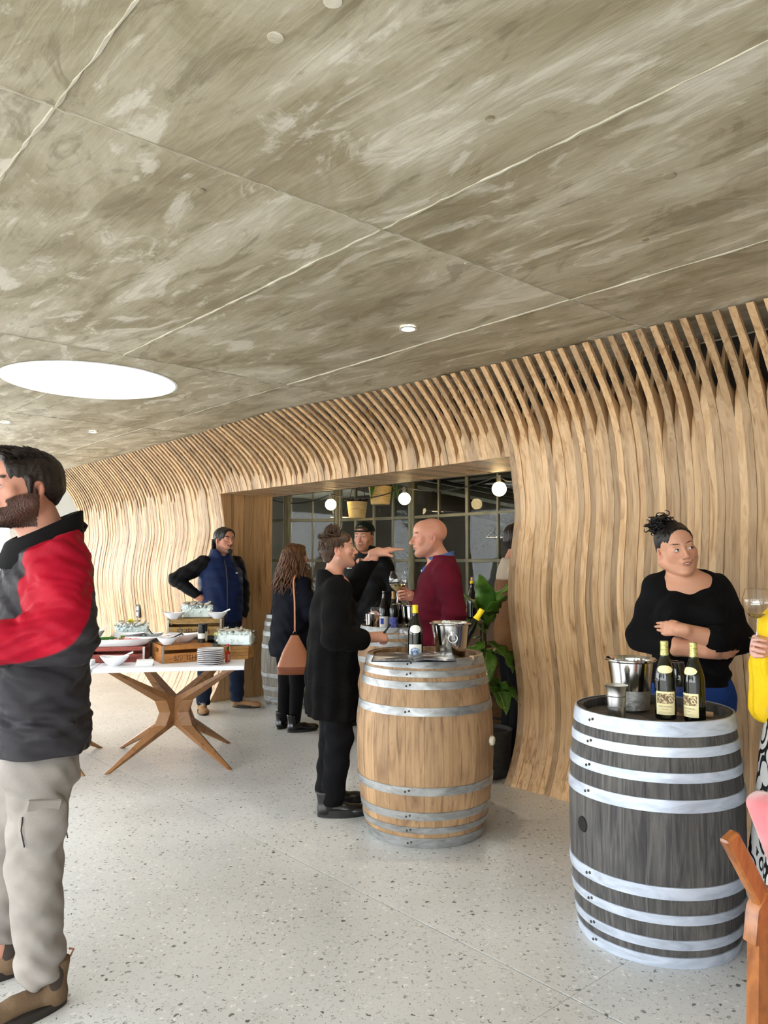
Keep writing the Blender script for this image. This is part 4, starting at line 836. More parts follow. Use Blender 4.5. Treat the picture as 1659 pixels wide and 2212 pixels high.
# leafy plants in the hall right behind the panes
def bush(label, loc, h, n, name='potted_shrub'):
    t = thing(name, label, 'shrub', loc, 0, 'shrubs in the hall behind the panes')
    MB().lathe([(0, 0), (.13, 0), (.17, .32), (.15, .32), (.14, .28), (0, .28)], 24).obj('pot', 'crate_dark', t); MB().tube([(0, 0, .28), (.02, .01, h * .6), (0, 0, h)], .012, 7).obj('stem', 'stem_brown', t)
    mb = MB()
    for i in range(n):
        a = RNG.uniform(0, 6.3); q = RNG.uniform(.02, .2); z = RNG.uniform(h * .62, h + .12); c = Vector((q * cos(a), q * sin(a), z)); d = Vector((cos(a), sin(a), RNG.uniform(-.3, .6))).normalized(); x = d.cross(Vector((0, 0, 1))).normalized()
        mb.raw([c - d * .03, c + x * .018, c + d * .045, c - x * .018], [(0, 1, 2, 3)])
    f = mb.obj('foliage', 'leaf_far', t, False); f['kind'] = 'stuff'
bush('leafy potted shrub behind the pane between the cap and the bald head', (.3, 9.2, 0), 1.45, 240)
bush('leafy potted shrub behind the pane near the man in the brown coat', (1.55, 8.0, 0), 1.5, 240)

# ---------------------------------------------------------------- armchair at the near edge
AC = thing('lounge_chair', 'polished wooden lounge chair with pink velvet cushions', 'chair', (1.165, 2.05, 0), rad(18))
def bar(name, a, b, w, d, parent, mat='chair_wood', bev=.006):
    a = Vector(a); b = Vector(b); v = b - a; L_ = v.length; z = v.normalized(); y = Vector((0, 1, 0)); x = y.cross(z).normalized(); y = z.cross(x); R = Matrix((x, y, z)).transposed()
    return MB().box((a + b) / 2, (w, d, L_), R, bev).obj(name, mat, parent)
for sy in (-.27, .27):                                   # chair faces +x, back posts recline towards -x
    bar('leg', (-.02, sy, 0), (.0, sy, .40), .05, .045, AC)
    MB().prism([(-.035, .355), (.045, .355), (.06, .42), (.05, .50), (.015, .50), (-.02, .45)], -.024, .024, Rx(pi / 2), (0, sy, 0)).obj('bracket', 'chair_wood', AC, True, 30)
    bar('back_post', (.03, sy * .99, .44), (-.10, sy * .99, .665), .052, .036, AC)
    bar('leg', (.58, sy, 0), (.56, sy, .40), .045, .045, AC); bar('seat_rail', (.0, sy, .355), (.58, sy, .385), .06, .032, AC); bar('stretcher', (-.0, sy, .17), (.57, sy, .17), .04, .022, AC)
for z, x in ((.5, .0), (.59, -.05), (.67, -.09)): bar('back_slat', (x, -.26, z), (x, .26, z), .022, .05, AC)
bar('seat_rail', (.01, -.26, .36), (.01, .26, .36), .03, .06, AC); bar('seat_rail', (.57, -.26, .385), (.57, .26, .385), .03, .06, AC)
def cushion(name, c, d, R):
    n = 14; vs = []; fs = []; idx = {}
    bm = bmesh.new(); bmesh.ops.create_cube(bm, size=2); bmesh.ops.subdivide_edges(bm, edges=bm.edges, cuts=9, use_grid_fill=True)
    for v in bm.verts:
        p = v.co; q = Vector((math.copysign(abs(p.x) ** .9, p.x), math.copysign(abs(p.y) ** .9, p.y), p.z)); r = max(abs(p.x), abs(p.y)); q.z *= .55 + .45 * math.sqrt(max(0, 1 - r ** 4)); e = 1 - .06 * abs(p.z) ** 3
        v.co = Vector((q.x * e * d[0] / 2, q.y * e * d[1] / 2, q.z * d[2] / 2))
        v.co = R @ v.co + Vector(c)
    me = bpy.data.meshes.new(name); bm.to_mesh(me); bm.free(); return link(name, me, 'velvet_pink', AC)
cushion('back_cushion', (.065, 0, .575), (.44, .52, .15), Ry(rad(-113)) )
cushion('seat_cushion', (.34, 0, .43), (.5, .52, .12), Ry(rad(-4)))

# ---------------------------------------------------------------- figures: smooth blended volumes turned into one skin
class SDF:
    def __init__(s, lo, hi, h):
        s.lo = np.array(lo, float); s.h = h; n = np.ceil((np.array(hi) - s.lo) / h).astype(int) + 1; s.n = n
        s.F = np.full(n, .5, np.float32); s.ax = [(s.lo[i] + h * np.arange(n[i])).astype(np.float32) for i in range(3)]; s.R = np.eye(3); s.c = np.zeros(3)
    def frame(s, R=None, c=(0, 0, 0)): s.R = np.eye(3) if R is None else np.array(R, float); s.c = np.array(c, float); return s
    def _apply(s, fn, cen, rd, k, op):
        w = s.R @ np.array(cen, float) + s.c; m = rd + k + 2.5 * s.h
        a = np.clip(np.floor((w - m - s.lo) / s.h).astype(int), 0, s.n); b = np.clip(np.ceil((w + m - s.lo) / s.h).astype(int) + 1, 0, s.n)
        if (b <= a).any(): return s
        sl = tuple(slice(a[i], b[i]) for i in range(3))
        X = s.ax[0][sl[0]][:, None, None] - s.c[0]; Y = s.ax[1][sl[1]][None, :, None] - s.c[1]; Z = s.ax[2][sl[2]][None, None, :] - s.c[2]; R = s.R
        if not np.allclose(R, np.eye(3)): X, Y, Z = R[0, 0] * X + R[1, 0] * Y + R[2, 0] * Z, R[0, 1] * X + R[1, 1] * Y + R[2, 1] * Z, R[0, 2] * X + R[1, 2] * Y + R[2, 2] * Z
        d = fn(X, Y, Z); f = s.F[sl]
        if op == 's': d = -d
        if op == 'u': A, B = f, d
        else: A, B = -f, -d
        if k > 0: h = np.clip(.5 + .5 * (A - B) / k, 0, 1); r = A * (1 - h) + B * h - k * h * (1 - h)
        else: r = np.minimum(A, B)
        s.F[sl] = r if op == 'u' else -r; return s
    def cone(s, a, b, ra, rb, k=.02, op='u', fl=1.):
        a = np.array(a, float); b = np.array(b, float); ab = b - a; L2 = float(ab @ ab) + 1e-9
        def fn(X, Y, Z):
            x, y, z = X - a[0], Y - a[1], Z - a[2]; t = np.clip((x * ab[0] + y * ab[1] + z * ab[2]) / L2, 0, 1)
            return np.sqrt((x - t * ab[0]) ** 2 + (y - t * ab[1]) ** 2 + (z - t * ab[2]) ** 2) - (ra + (rb - ra) * t)
        return s._apply(fn, (a + b) / 2, math.sqrt(L2) / 2 + max(ra, rb), k, op)
    def chain(s, pts, rs, k=.02, op='u'):
        for i in range(len(pts) - 1): s.cone(pts[i], pts[i + 1], rs[i], rs[i + 1], k if i == 0 else min(k, .02), op)
        return s
    def ell(s, c, r, k=.02, op='u', R=None):
        c = np.array(c, float); r = np.array(r if hasattr(r, '__len__') else (r,) * 3, float); Q = None if R is None else np.array(R, float)
        def fn(X, Y, Z):
            x, y, z = X - c[0], Y - c[1], Z - c[2]
            if Q is not None: x, y, z = Q[0, 0] * x + Q[1, 0] * y + Q[2, 0] * z, Q[0, 1] * x + Q[1, 1] * y + Q[2, 1] * z, Q[0, 2] * x + Q[1, 2] * y + Q[2, 2] * z
            k0 = np.sqrt((x / r[0]) ** 2 + (y / r[1]) ** 2 + (z / r[2]) ** 2) + 1e-6; k1 = np.sqrt((x / r[0] ** 2) ** 2 + (y / r[1] ** 2) ** 2 + (z / r[2] ** 2) ** 2) + 1e-6
            return k0 * (k0 - 1) / k1
        return s._apply(fn, c, max(r), k, op)
    def loft(s, sec, k=.02, op='u', n=2.3):
        """upright tapering volume; sec rows: z, cx, cy, half width, half depth"""
        sec = np.array(sorted(sec)); zz = sec[:, 0]; fine = np.linspace(zz[0], zz[-1], 80); cols = []
        for j in range(1, 5):
            v = np.interp(fine, zz, sec[:, j]); v = np.convolve(np.pad(v, 5, 'edge'), np.ones(11) / 11, 'valid'); cols.append(v)
        def fn(X, Y, Z):
            z = np.clip(Z, zz[0], zz[-1]); cx, cy, a, b = [np.interp(z, fine, c) for c in cols]
            q = (np.abs((X - cx) / a) ** n + np.abs((Y - cy) / b) ** n) ** (1 / n)
            d = (q - 1) * np.minimum(a, b); dz = np.maximum(zz[0] - Z, Z - zz[-1]); return np.maximum(d, dz)
        m = np.array([sec[:, 1].mean(), sec[:, 2].mean(), (zz[0] + zz[-1]) / 2]); return s._apply(fn, m, math.sqrt(((zz[-1] - zz[0]) / 2) ** 2 + (sec[:, 3].max() + .15) ** 2), k, op)
    def half(s, p, nrm, k=.01):
        """cut away everything on the side nrm points to"""
        p = np.array(p, float); q = np.array(nrm, float); q /= np.linalg.norm(q); return s._apply(lambda X, Y, Z: -((X - p[0]) * q[0] + (Y - p[1]) * q[1] + (Z - p[2]) * q[2]), p, 3., k, 's') if 0 else s._apply(lambda X, Y, Z: (X - p[0]) * q[0] + (Y - p[1]) * q[1] + (Z - p[2]) * q[2], p, 3., k, 'i')
    def fold(s, fn):
        X = s.ax[0][:, None, None]; Y = s.ax[1][None, :, None]; Z = s.ax[2][None, None, :]; s.F = (s.F - fn(X, Y, Z)).astype(np.float32); return s
    def net(s):
        F = s.F; sg = F < 0; nx, ny, nz = F.shape
        c8 = [(i, j, k) for i in (0, 1) for j in (0, 1) for k in (0, 1)]; cnt = np.zeros((nx - 1, ny - 1, nz - 1), np.int8)
        for i, j, k in c8: cnt += sg[i:nx - 1 + i, j:ny - 1 + j, k:nz - 1 + k]
        act = np.argwhere((cnt > 0) & (cnt < 8)); N = len(act); idx = np.full(cnt.shape, -1, np.int64); idx[tuple(act.T)] = np.arange(N)
        val = np.stack([F[act[:, 0] + i, act[:, 1] + j, act[:, 2] + k] for i, j, k in c8], 1); pos = np.zeros((N, 3)); num = np.zeros(N)
        for a in range(8):
            for b in range(a + 1, 8):
                da = np.array(c8[b]) - np.array(c8[a])
                if np.abs(da).sum() != 1: continue
                va, vb = val[:, a], val[:, b]; m = (va < 0) != (vb < 0); t = np.where(m, va / np.where(m, va - vb, 1), 0); pos += m[:, None] * (np.array(c8[a]) + t[:, None] * da); num += m
        V = s.lo + s.h * (act + pos / num[:, None]); Q = []
        for ax in range(3):
            b, c = (ax + 1) % 3, (ax + 2) % 3; lo_ = [slice(None)] * 3; hi_ = [slice(None)] * 3; lo_[ax] = slice(0, -1); hi_[ax] = slice(1, None)
            A = sg[tuple(lo_)]; B = sg[tuple(hi_)]; e = np.argwhere(A != B); e = e[(e[:, b] > 0) & (e[:, c] > 0) & (e[:, b] < s.n[b] - 1) & (e[:, c] < s.n[c] - 1)]
            if not len(e): continue
            fl = A[tuple(e.T)]; cell = []
            for db, dc in ((-1, -1), (0, -1), (0, 0), (-1, 0)): q = e.copy(); q[:, b] += db; q[:, c] += dc; cell.append(idx[tuple(q.T)])
            quad = np.stack(cell, 1); quad[~fl] = quad[~fl][:, ::-1]; Q.append(quad)
        Q = np.concatenate(Q); return V, Q[(Q >= 0).all(1)]
def sdf_obj(name, parts, mat, parent, col=None, smooth=0):
    Vs, Qs, o = [], [], 0
    for p in (parts if isinstance(parts, list) else [parts]):
        V, Q = p.net() if isinstance(p, SDF) else p
        Vs.append(V); Qs.append(Q + o); o += len(V)
    V = np.concatenate(Vs); Q = np.concatenate(Qs)
    for _ in range(smooth):
        acc = np.zeros_like(V); n = np.zeros(len(V))
        for a, b in ((0, 1), (1, 2), (2, 3), (3, 0)):
            np.add.at(acc, Q[:, a], V[Q[:, b]]); np.add.at(acc, Q[:, b], V[Q[:, a]]); np.add.at(n, Q[:, a], 1); np.add.at(n, Q[:, b], 1)
        V = V * .5 + .5 * acc / np.maximum(n, 1)[:, None]
    me = bpy.data.meshes.new(name); me.vertices.add(len(V)); me.vertices.foreach_set('co', V.astype(np.float32).ravel())
    me.loops.add(len(Q) * 4); me.loops.foreach_set('vertex_index', Q.astype(np.int32).ravel()); me.polygons.add(len(Q)); me.polygons.foreach_set('loop_start', np.arange(0, len(Q) * 4, 4, dtype=np.int32))
    me.update(calc_edges=True)
    if col is not None:
        C = col(V); at = me.color_attributes.new('Col', 'FLOAT_COLOR', 'POINT'); C4 = np.ones((len(V), 4), np.float32); C4[:, :3] = C; at.data.foreach_set('color', C4.ravel())
    return link(name, me, mat, parent, True)
def wr(amp, f, seed=0.):
    """soft cloth folds"""
    return lambda X, Y, Z: amp * (np.sin(f * (X * .6 + Z * 1.1) + 1.7 * np.sin(f * .45 * Y + seed) + seed) + .6 * np.sin(f * 1.9 * (Z * .8 - X * .5 + Y * .4) + 2.1 * np.sin(f * .7 * X + seed * 2)))
def rot(yaw=0, pitch=0, roll=0): return np.array(Matrix.Rotation(rad(yaw), 3, 'Z') @ Matrix.Rotation(rad(roll), 3, 'Y') @ Matrix.Rotation(rad(pitch), 3, 'X'))
def L3(c): return np.array(lin(c)[:3])
def head(S_, R, c, g=1., fem=0., nose=1., neck=None, nr=.056, smile=0., brow=1., full=0.):
    """head in its own frame: face looks along -y, x to the person's left, origin at mid head"""
    class G:
        def cone(_, a, b, ra, rb, k=.02, op='u'): S_.cone(np.array(a) * g, np.array(b) * g, ra * g, rb * g, k * g, op)
        def ell(_, a, r, k=.02, op='u', R=None): S_.ell(np.array(a) * g, np.array(r if hasattr(r, '__len__') else (r,) * 3) * g, k * g, op, R)
    q = G()
    if neck is not None:
        S_.frame(); top = R @ (np.array((0, .022, -.06)) * g) + c; S_.cone(neck, top, nr * 1.1, nr, .02); S_.cone(np.array(neck) + (0, .01, -.05), neck, nr * 1.25, nr * 1.05, .04)
    S_.frame(R, c); f = full
    q.ell((0, .022, .034), (.0755, .094, .084), .02); q.ell((0, -.028, -.03), (.06 + .006 * f, .064, .086), .035); q.ell((0, -.046, .05), (.06, .045, .05), .03)
    for s in (-1, 1):
        q.cone((s * (.055 + .006 * f), .0, -.05), (s * .018, -.064, -.098), .026 + .008 * f, .018, .03); q.ell((s * .046, -.06, -.02), (.02 + .005 * f, .018, .02 + .006 * f), .022)
    q.ell((0, -.077, -.1), (.022 - .004 * fem, .017, .016), .02); q.cone((-.04, -.078, .024), (.04, -.078, .024), .0095 * brow, .0095 * brow, .014)
    for s in (-1, 1): q.ell((s * .032, -.099, .002), (.02, .013, .0105), .012, 's'); q.ell((s * .032, -.0795, .002), (.0145, .0105, .0105), .005)
    q.cone((0, -.086, .016), (0, -.106 - .006 * nose, -.028), .0075, .0105 * nose, .012); q.ell((0, -.107 - .005 * nose, -.031), (.0105, .010, .0095), .008)
    for s in (-1, 1): q.ell((s * .0125, -.097, -.034), (.0075, .009, .0068), .007)
    q.ell((0, -.087, -.054), (.028, .012, .012), .012); q.ell((0, -.0945, -.0575), (.0215 + .003 * smile, .0065, .0045), .004); q.ell((0, -.0935, -.0675), (.0185 + .003 * smile, .007, .0055), .004)
    q.ell((0, -.102, -.0625), (.021 + .003 * smile, .012, .0016 + .003 * smile), .002, 's')
    for s in (-1, 1):
        E_ = np.array(Matrix.Rotation(s * rad(18), 3, 'Z') @ Matrix.Rotation(rad(-12), 3, 'X'))
        q.ell((s * .0785, .016, -.012), (.0075, .019, .031), .004, 'u', E_); q.ell((s * .085, .012, -.008), (.006, .0105, .018), .003, 's', E_); q.ell((s * .0775, .008, -.037), (.006, .0085, .009), .004)
    S_.frame()
def face_color(R, c, g, skin, lip=(176, 96, 88), brow=(48, 34, 28), beard=None, stub=0., browth=.0045, cheek=(205, 128, 110), beard_cut=-.022, tash=True):
    skin, lip, brow, cheek = L3(skin), L3(lip), L3(brow), L3(cheek); bd = None if beard is None else L3(beard)
    def fn(V):
        P = (V - c) @ R / g; x, y, z = np.abs(P[:, 0]), P[:, 1], P[:, 2]; C = np.tile(skin, (len(V), 1))
        def mix(m, col): C[:] = C * (1 - m[:, None]) + col * m[:, None]
        nz = .5 + .5 * np.sin(P[:, 0] * 411 + 3 * np.sin(P[:, 2] * 290)) * np.sin(P[:, 2] * 377 + 2 * np.sin(P[:, 1] * 310))
        ss = lambda v: np.clip(v, 0, 1) ** 2 * (3 - 2 * np.clip(v, 0, 1))
        mix(.35 * ss(1 - np.hypot((x - .045) / .03, (z + .022) / .026)) * (y < -.03), cheek); mix(.4 * ss(1 - np.hypot(x / .02, (z + .03) / .014)) * (y < -.1), cheek)
        ear = (x > .074) & (np.abs(z + .012) < .045) & (np.abs(y - .014) < .035); mix(.35 * ear, cheek)
        if bd is not None:
            jaw = ss((beard_cut - z + .5 * (y + .02) * .6 + .25 * np.maximum(0, x - .03)) / .012) * (z > -.125) * (y < .012) * (y + .2 > -z * .0)
            side = ss((y + .035) / -.0 if 0 else (.014 - np.abs(y + .006)) / .01) * (z < .01) * (z > -.07) * (x > .05)
            mou = ss(1 - np.hypot(x / .034, (z + .06) / .02) * .9) * (y < -.06) * (z < -.046 if tash else z < -.08)
            m = np.clip(np.maximum(jaw * (z < -.045 - .35 * np.maximum(0, -(y + .03))) + jaw * (x > .048), side), 0, 1); m = np.maximum(m * (.75 + .25 * nz), 0)
            if tash: m = np.maximum(m, ss(1 - np.hypot(x / .036, (z + .0475) / .008)) * (y < -.06))
            lipzone = np.hypot(x / .024, (z + .0625) / .011) < 1; m = np.where(lipzone & (y < -.07), 0, m); mix(m * (stub if stub else .92), bd)
        fn.mask = m if bd is not None else None
        lp = ss(1.6 * (1 - np.hypot(x / .0245, (z + .0625) / .0105))) * (y < -.082); mix(.85 * lp, lip); mix(.8 * (np.hypot(x / .019, (z + .0625) / .0018) < 1) * (y < -.08), L3((70, 34, 32)))
        zb = .0265 + .006 * np.sin(np.clip((x - .014) / .038, 0, 1) * 2.4); mix(.95 * ss((browth - np.abs(z - zb)) / .0022) * (x > .013) * (x < .052) * (y < -.05), brow)
        return C
    return fn
def beard_strands(parent, S_, fc, R, c, n, L_, mat, seed=1):
    """short hairs rooted where the beard grows"""
    V, Q = S_.net(); fc(V); m = fc.mask; idx = np.flatnonzero(m > .45); rg = np.random.default_rng(seed); lines = []
    for i in rg.choice(idx, min(n, len(idx)), False):
        p = V[i]; q = (p - c) @ R; d = np.array((q[0] * .9, q[1] * .5 - .02, -.06)); d = R @ (d / np.linalg.norm(d)); l = L_ * rg.uniform(.6, 1.2); lines.append(([p - d * .001, p + d * l * .5 + rg.normal(0, 1, 3) * .0006, p + d * l], rg.uniform(.6, 1.1)))
    return strands(lines, .00075, mat, parent, 'beard', 4)
def eyes(parent, R, c, g, look=0., brow='hair_dark', bw=.0032, open_=1.):
    for s in (-1, 1):
        mb = MB(); n = 12; Q = Matrix(R.tolist()) @ Rz(s * rad(12)); b = c + R @ (np.array((s * .032, -.0885, .0025)) * g)
        mb.ball(b, (.0132 * g, .0032 * g, .0052 * g * open_), 14, 8, Q, 0); mb.ball(b + R @ (np.array((look, -.0011, .0004)) * g), (.0052 * g, .0034 * g, .0052 * g * open_), 12, 8, Q, 1)
        lid = [b + R @ (np.array((s * x, -.0025 + .12 * abs(x) * .3, z)) * g) for x, z in ((-.0135, -.001), (-.007, .0047 * open_), (.0, .0058 * open_), (.007, .0047 * open_), (.0145, -.0006))]
        mb.tube(catmull([tuple(v) for v in lid], 3), .0011 * g, 5, mi=2)
        bp = [c + R @ (np.array((s * x, y, z)) * g) for x, y, z in ((.012, -.0885, .0245), (.024, -.0892, .0295), (.038, -.0865, .0315), (.051, -.0765, .0265))]; MB().tube(catmull([tuple(v) for v in bp], 4), [bw * g * q for q in np.interp(np.linspace(0, 1, 13), [0, .3, 1], [.7, 1, .25])], 6).obj('eyebrow', brow, parent); mb.obj('eye', ['eye_white', 'eye_iris' , 'lash'], parent)
flat('eye_white', (226, 220, 214), .3); flat('eye_iris', (44, 30, 22), .15); flat('lash', (26, 18, 16), .6)
def hand(S_, wrist, F, N, side, curl=((.3, .4, .3),) * 4, thumb=(.7, .2, .3), sc=1., spread=.06, k=.006):
    """wrist to fingertips; F finger direction, N back of the hand, side +1 puts the thumb on F x N"""
    F = np.array(F, float); F /= np.linalg.norm(F); N = np.array(N, float); N -= F * (N @ F); N /= np.linalg.norm(N); X = np.cross(F, N); R = np.stack([X, F, N], 1); w = np.array(wrist, float)
    P = lambda x, y, z: w + R @ (np.array((x, y, z)) * sc)
    S_.cone(P(0, -.03, 0), P(0, .02, 0), .027 * sc, .026 * sc, .012)
    for x, r in ((.027, .0145), (.009, .0155), (-.009, .015), (-.026, .0135)): S_.cone(P(side * x * .6, .015, -.002), P(side * x, .085, 0), r * 1.05 * sc, r * .95 * sc, .012)
    S_.cone(P(side * .02, .02, -.008), P(side * .036, .055, -.012), .016 * sc, .012 * sc, .012)
    for i, (x, L_, r) in enumerate(((.029, .074, .0088), (.0098, .082, .0092), (-.0098, .077, .0088), (-.028, .06, .0078))):
        a = 0; p = np.array((side * x, .088 - .004 * abs(i - 1), 0.)); sp = side * (1.5 - i) * spread
        for q, (fr, ang) in enumerate(zip((.45, .31, .24), curl[i])):
            a += ang; d = np.array((math.sin(sp) * cos(a), cos(sp) * cos(a), -sin(a))) * L_ * fr; S_.cone(P(*p), P(*(p + d)), r * (1 - .08 * q) * sc, r * (.93 - .09 * q) * sc, k if q == 0 else .002); p = p + d
    t0 = np.array((side * .03, .03, -.008)); a, b, cth = thumb; d = np.array((side * sin(a), cos(a), -sin(b))); d /= np.linalg.norm(d); t1 = t0 + d * .042
    a2 = a - cth; d2 = np.array((side * sin(a2), cos(a2), -sin(b + .2))); d2 /= np.linalg.norm(d2); S_.cone(P(*t0), P(*t1), .0135 * sc, .0105 * sc, .008); S_.cone(P(*t1), P(*(t1 + d2 * .033)), .0102 * sc, .0082 * sc, .003)
def bbox(pts, m): p = np.array(pts, float); return p.min(0) - m, p.max(0) + m
def core(pts, h=.02, head_c=None):
    """plain trunk and limbs that the clothes sit on"""
    S_ = SDF(*bbox([p for seg_ in pts for p in seg_[:2]], .2), h)
    for a, b, ra, rb in pts: S_.cone(a, b, ra, rb, .04)
    return S_
def person(label, loc, turn, group=None):
    """turn 0 looks at the camera's standpoint, +90 to the right of it"""
    return thing('person', label, 'person', loc, math.atan2(-loc[0], loc[1]) + rad(turn), group)
def shoe(parent, heel, yaw, L_, w, hgt, mat, solemat, pitch=0., boot=0., laces=None, name='shoe', sole_h=.02):
    """one shoe: yaw 0 points along -y"""
    S_ = SDF(np.array((-.09, -L_ - .03, -.03)), np.array((.09, .09, hgt + boot + .06)), .006)
    S_.cone((0, -.005, .045), (0, -L_ * .42, .042), .036, .034, .02); S_.ell((0, -L_ * .68, .03), (w / 2, L_ * .27, .034), .03); S_.ell((0, -.01, .032), (w * .4, .045, .036), .02)
    S_.cone((0, -.01, .05), (0, .002, hgt + boot), .038, .042, .02); S_.half((0, 0, .012), (0, 0, -1), .004); S_.half((0, 0, hgt + boot), (0, 0, 1), .004)
    M = Matrix.Translation(heel) @ Matrix.Rotation(rad(yaw), 4, 'Z') @ Matrix.Rotation(rad(pitch), 4, 'X'); o = sdf_obj(name, S_, mat, parent, None, 1); o.matrix_local = M
    pts = []
    for t in np.linspace(0, 2 * pi, 28)[:-1]:
        y = -L_ * .46 - math.cos(t) * -.0 + L_ * .52 * math.cos(t) * -1; q = (y + L_ * .98) / (L_ * 1.04); ww = w / 2 * (.86 + .2 * math.sin(pi * (1 - q) * .9)); pts.append((ww * math.sin(t) * 1.02, y + .02))
    MB().prism(pts, .0, sole_h).obj('sole', solemat, o, True, 40)
    if laces:
        mb = MB()
        for i in range(4): y = -L_ * .28 - i * .016; z = .088 - i * .009 + .012; mb.tube([(-.022, y, z - .008), (0, y - .004, z + .002), (.022, y, z - .008)], .0028, 6)
        for s in (-1, 1): mb.tube([(0, -L_ * .28, .1), (s * .025, -L_ * .26, .108), (s * .032, -L_ * .3, .092)], .0025, 6)
        mb.obj('laces', laces, o)
    return o
def hair_cap(R, c, g, h, grow=.010, front=.075, side=-.03, nape=-.07, low=.0, amp=.003, freq=260, top=0., sweep=1., temple=.03, extra=None):
    """hair as a shell over the skull with hairline cut out"""
    S_ = SDF(c - .16 * g, c + .16 * g + np.array((0, 0, .03)), h); S_.frame(R, c)
    S_.ell(np.array((0, .026, .036)) * g, np.array((.0755 + grow, .094 + grow, .084 + grow)) * g, .0); S_.cone(np.array((0, .06, -.01)) * g, np.array((0, .062, nape)) * g, (.056 + grow) * g, .04 * g, .03)
    S_.ell(np.array((0, -.044, .052)) * g, np.array((.061 + grow, .046 + grow, .05 + grow)) * g, .02)
    if top: S_.ell(np.array((0, -.02, .09 + top * .3)) * g, np.array((.06, .075, .03 + top)) * g, .02)
    if extra: extra(S_)
    # face opening below the hairline, and the clear space around the ears
    S_.ell(np.array((0, -.14, -.02 + low)) * g, np.array((.098, .09, (front + .02) * 1.42)) * g, .006, 's'); S_.ell(np.array((0, -.05, -.1)) * g, np.array((.14, .075, .085)) * g, .012, 's')
    for s in (-1, 1): S_.ell(np.array((s * .085, .012, -.02)) * g, np.array((.03, temple, .042)) * g, .006, 's')
    S_.half(np.array((0, 0, nape - .02)) * g, (0, .2, -1), .01); S_.frame()
    Ri = R
    def fz(X, Y, Z):
        x = (X - c[0]); y = (Y - c[1]); z = (Z - c[2]); px = Ri[0, 0] * x + Ri[1, 0] * y + Ri[2, 0] * z; py = Ri[0, 1] * x + Ri[1, 1] * y + Ri[2, 1] * z; pz = Ri[0, 2] * x + Ri[1, 2] * y + Ri[2, 2] * z
        return amp * np.sin(freq * px * 1.0 + 60 * py * sweep + 3 * np.sin(70 * py) + 2 * np.sin(55 * pz)) + amp * .6 * np.sin(freq * .6 * py + 40 * pz)
    return S_.fold(fz)
def strands(lines, r, mat, parent, name='hair_strands', n=6):
    mb = MB()
    for pts, rr in lines: mb.tube(pts, [r * rr * q for q in np.interp(np.linspace(0, 1, len(pts)), [0, .2, .8, 1], [.8, 1, .9, .25])], n)
    return mb.obj(name, mat, parent, True, None)
noisy('skin', WHITE3, (40, 40, 40), 3, 0, .5, 0, .06, (160, 160, 160), vcol=True, spec=.4)
MATS['skin'].node_tree.nodes['Principled BSDF'].inputs['Subsurface Weight'].default_value = .12; MATS['skin'].node_tree.nodes['Principled BSDF'].inputs['Subsurface Radius'].default_value = (.012, .005, .003)
def cloth(name, c1, c2, sc=300, bump=.15, rough=.85, sheen=0., vc=False): return noisy(name, [c1, c2], (6, 6, 6), 4, .5, rough, 0, bump, (sc, sc, sc), vcol=vc, spec=.14)
cloth('jacket_shell', (235, 235, 235), (255, 255, 255), 220, .12, .6, .1, True); cloth('cargo_cloth', (126, 120, 115), (154, 147, 141)); cloth('boot_suede', (84, 66, 50), (118, 98, 76), 120, .25); cloth('collar_fleece', (16, 16, 18), (28, 27, 28), 400, .3)
cloth('black_cloth', (9, 9, 11), (16, 16, 19), 260, .2, .9, .1); cloth('black_wool', (7, 7, 7), (14, 13, 14), 150, .6, .95, .2); cloth('navy_puffer', (16, 28, 60), (26, 42, 82), 200, .1, .5, .1); cloth('black_puffer', (10, 10, 13), (17, 18, 22), 200, .1, .55, .1)
cloth('denim_dark', (20, 28, 44), (34, 44, 64), 300, .2); cloth('denim_blue', (28, 56, 118), (44, 76, 148), 300, .2); cloth('denim_shirt', (62, 88, 142), (84, 110, 164), 300, .2); cloth('maroon_knit', (80, 12, 30), (98, 18, 38), 240, .35); cloth('navy_wool', (10, 13, 22), (18, 21, 32), 200, .4)
cloth('brown_coat', (100, 66, 32), (128, 88, 46), 200, .3); cloth('beige_yoke', (176, 160, 140), (196, 182, 160), 200, .3); cloth('yellow_scarf', (240, 196, 20), (252, 216, 52), 200, .3); cloth('shoe_suede', (142, 108, 76), (166, 130, 94), 150, .2)
flat('boot_gloss', (16, 16, 17), .12); flat('boot_black', (18, 18, 19), .35); flat('sole_dark', (34, 28, 24), .7); flat('sole_black', (16, 16, 16), .7); flat('lace_pale', (214, 202, 180), .8); flat('zip', (20, 20, 22), .4); flat('leather_tan', (186, 122, 88), .45); flat('leather_brown', (132, 72, 40), .5); flat('sock_elastic', (52, 40, 34), .8)
for nm, a, b in (('hair_dark', (20, 14, 12), (44, 32, 26)), ('hair_black', (10, 8, 9), (26, 20, 20)), ('hair_brown', (38, 26, 18), (84, 58, 38)), ('hair_curly', (46, 28, 18), (112, 72, 42))): noisy(nm, [a, b], (200, 60, 60), 4, 1, .45, 0, .3, (260, 90, 90), spec=.4)

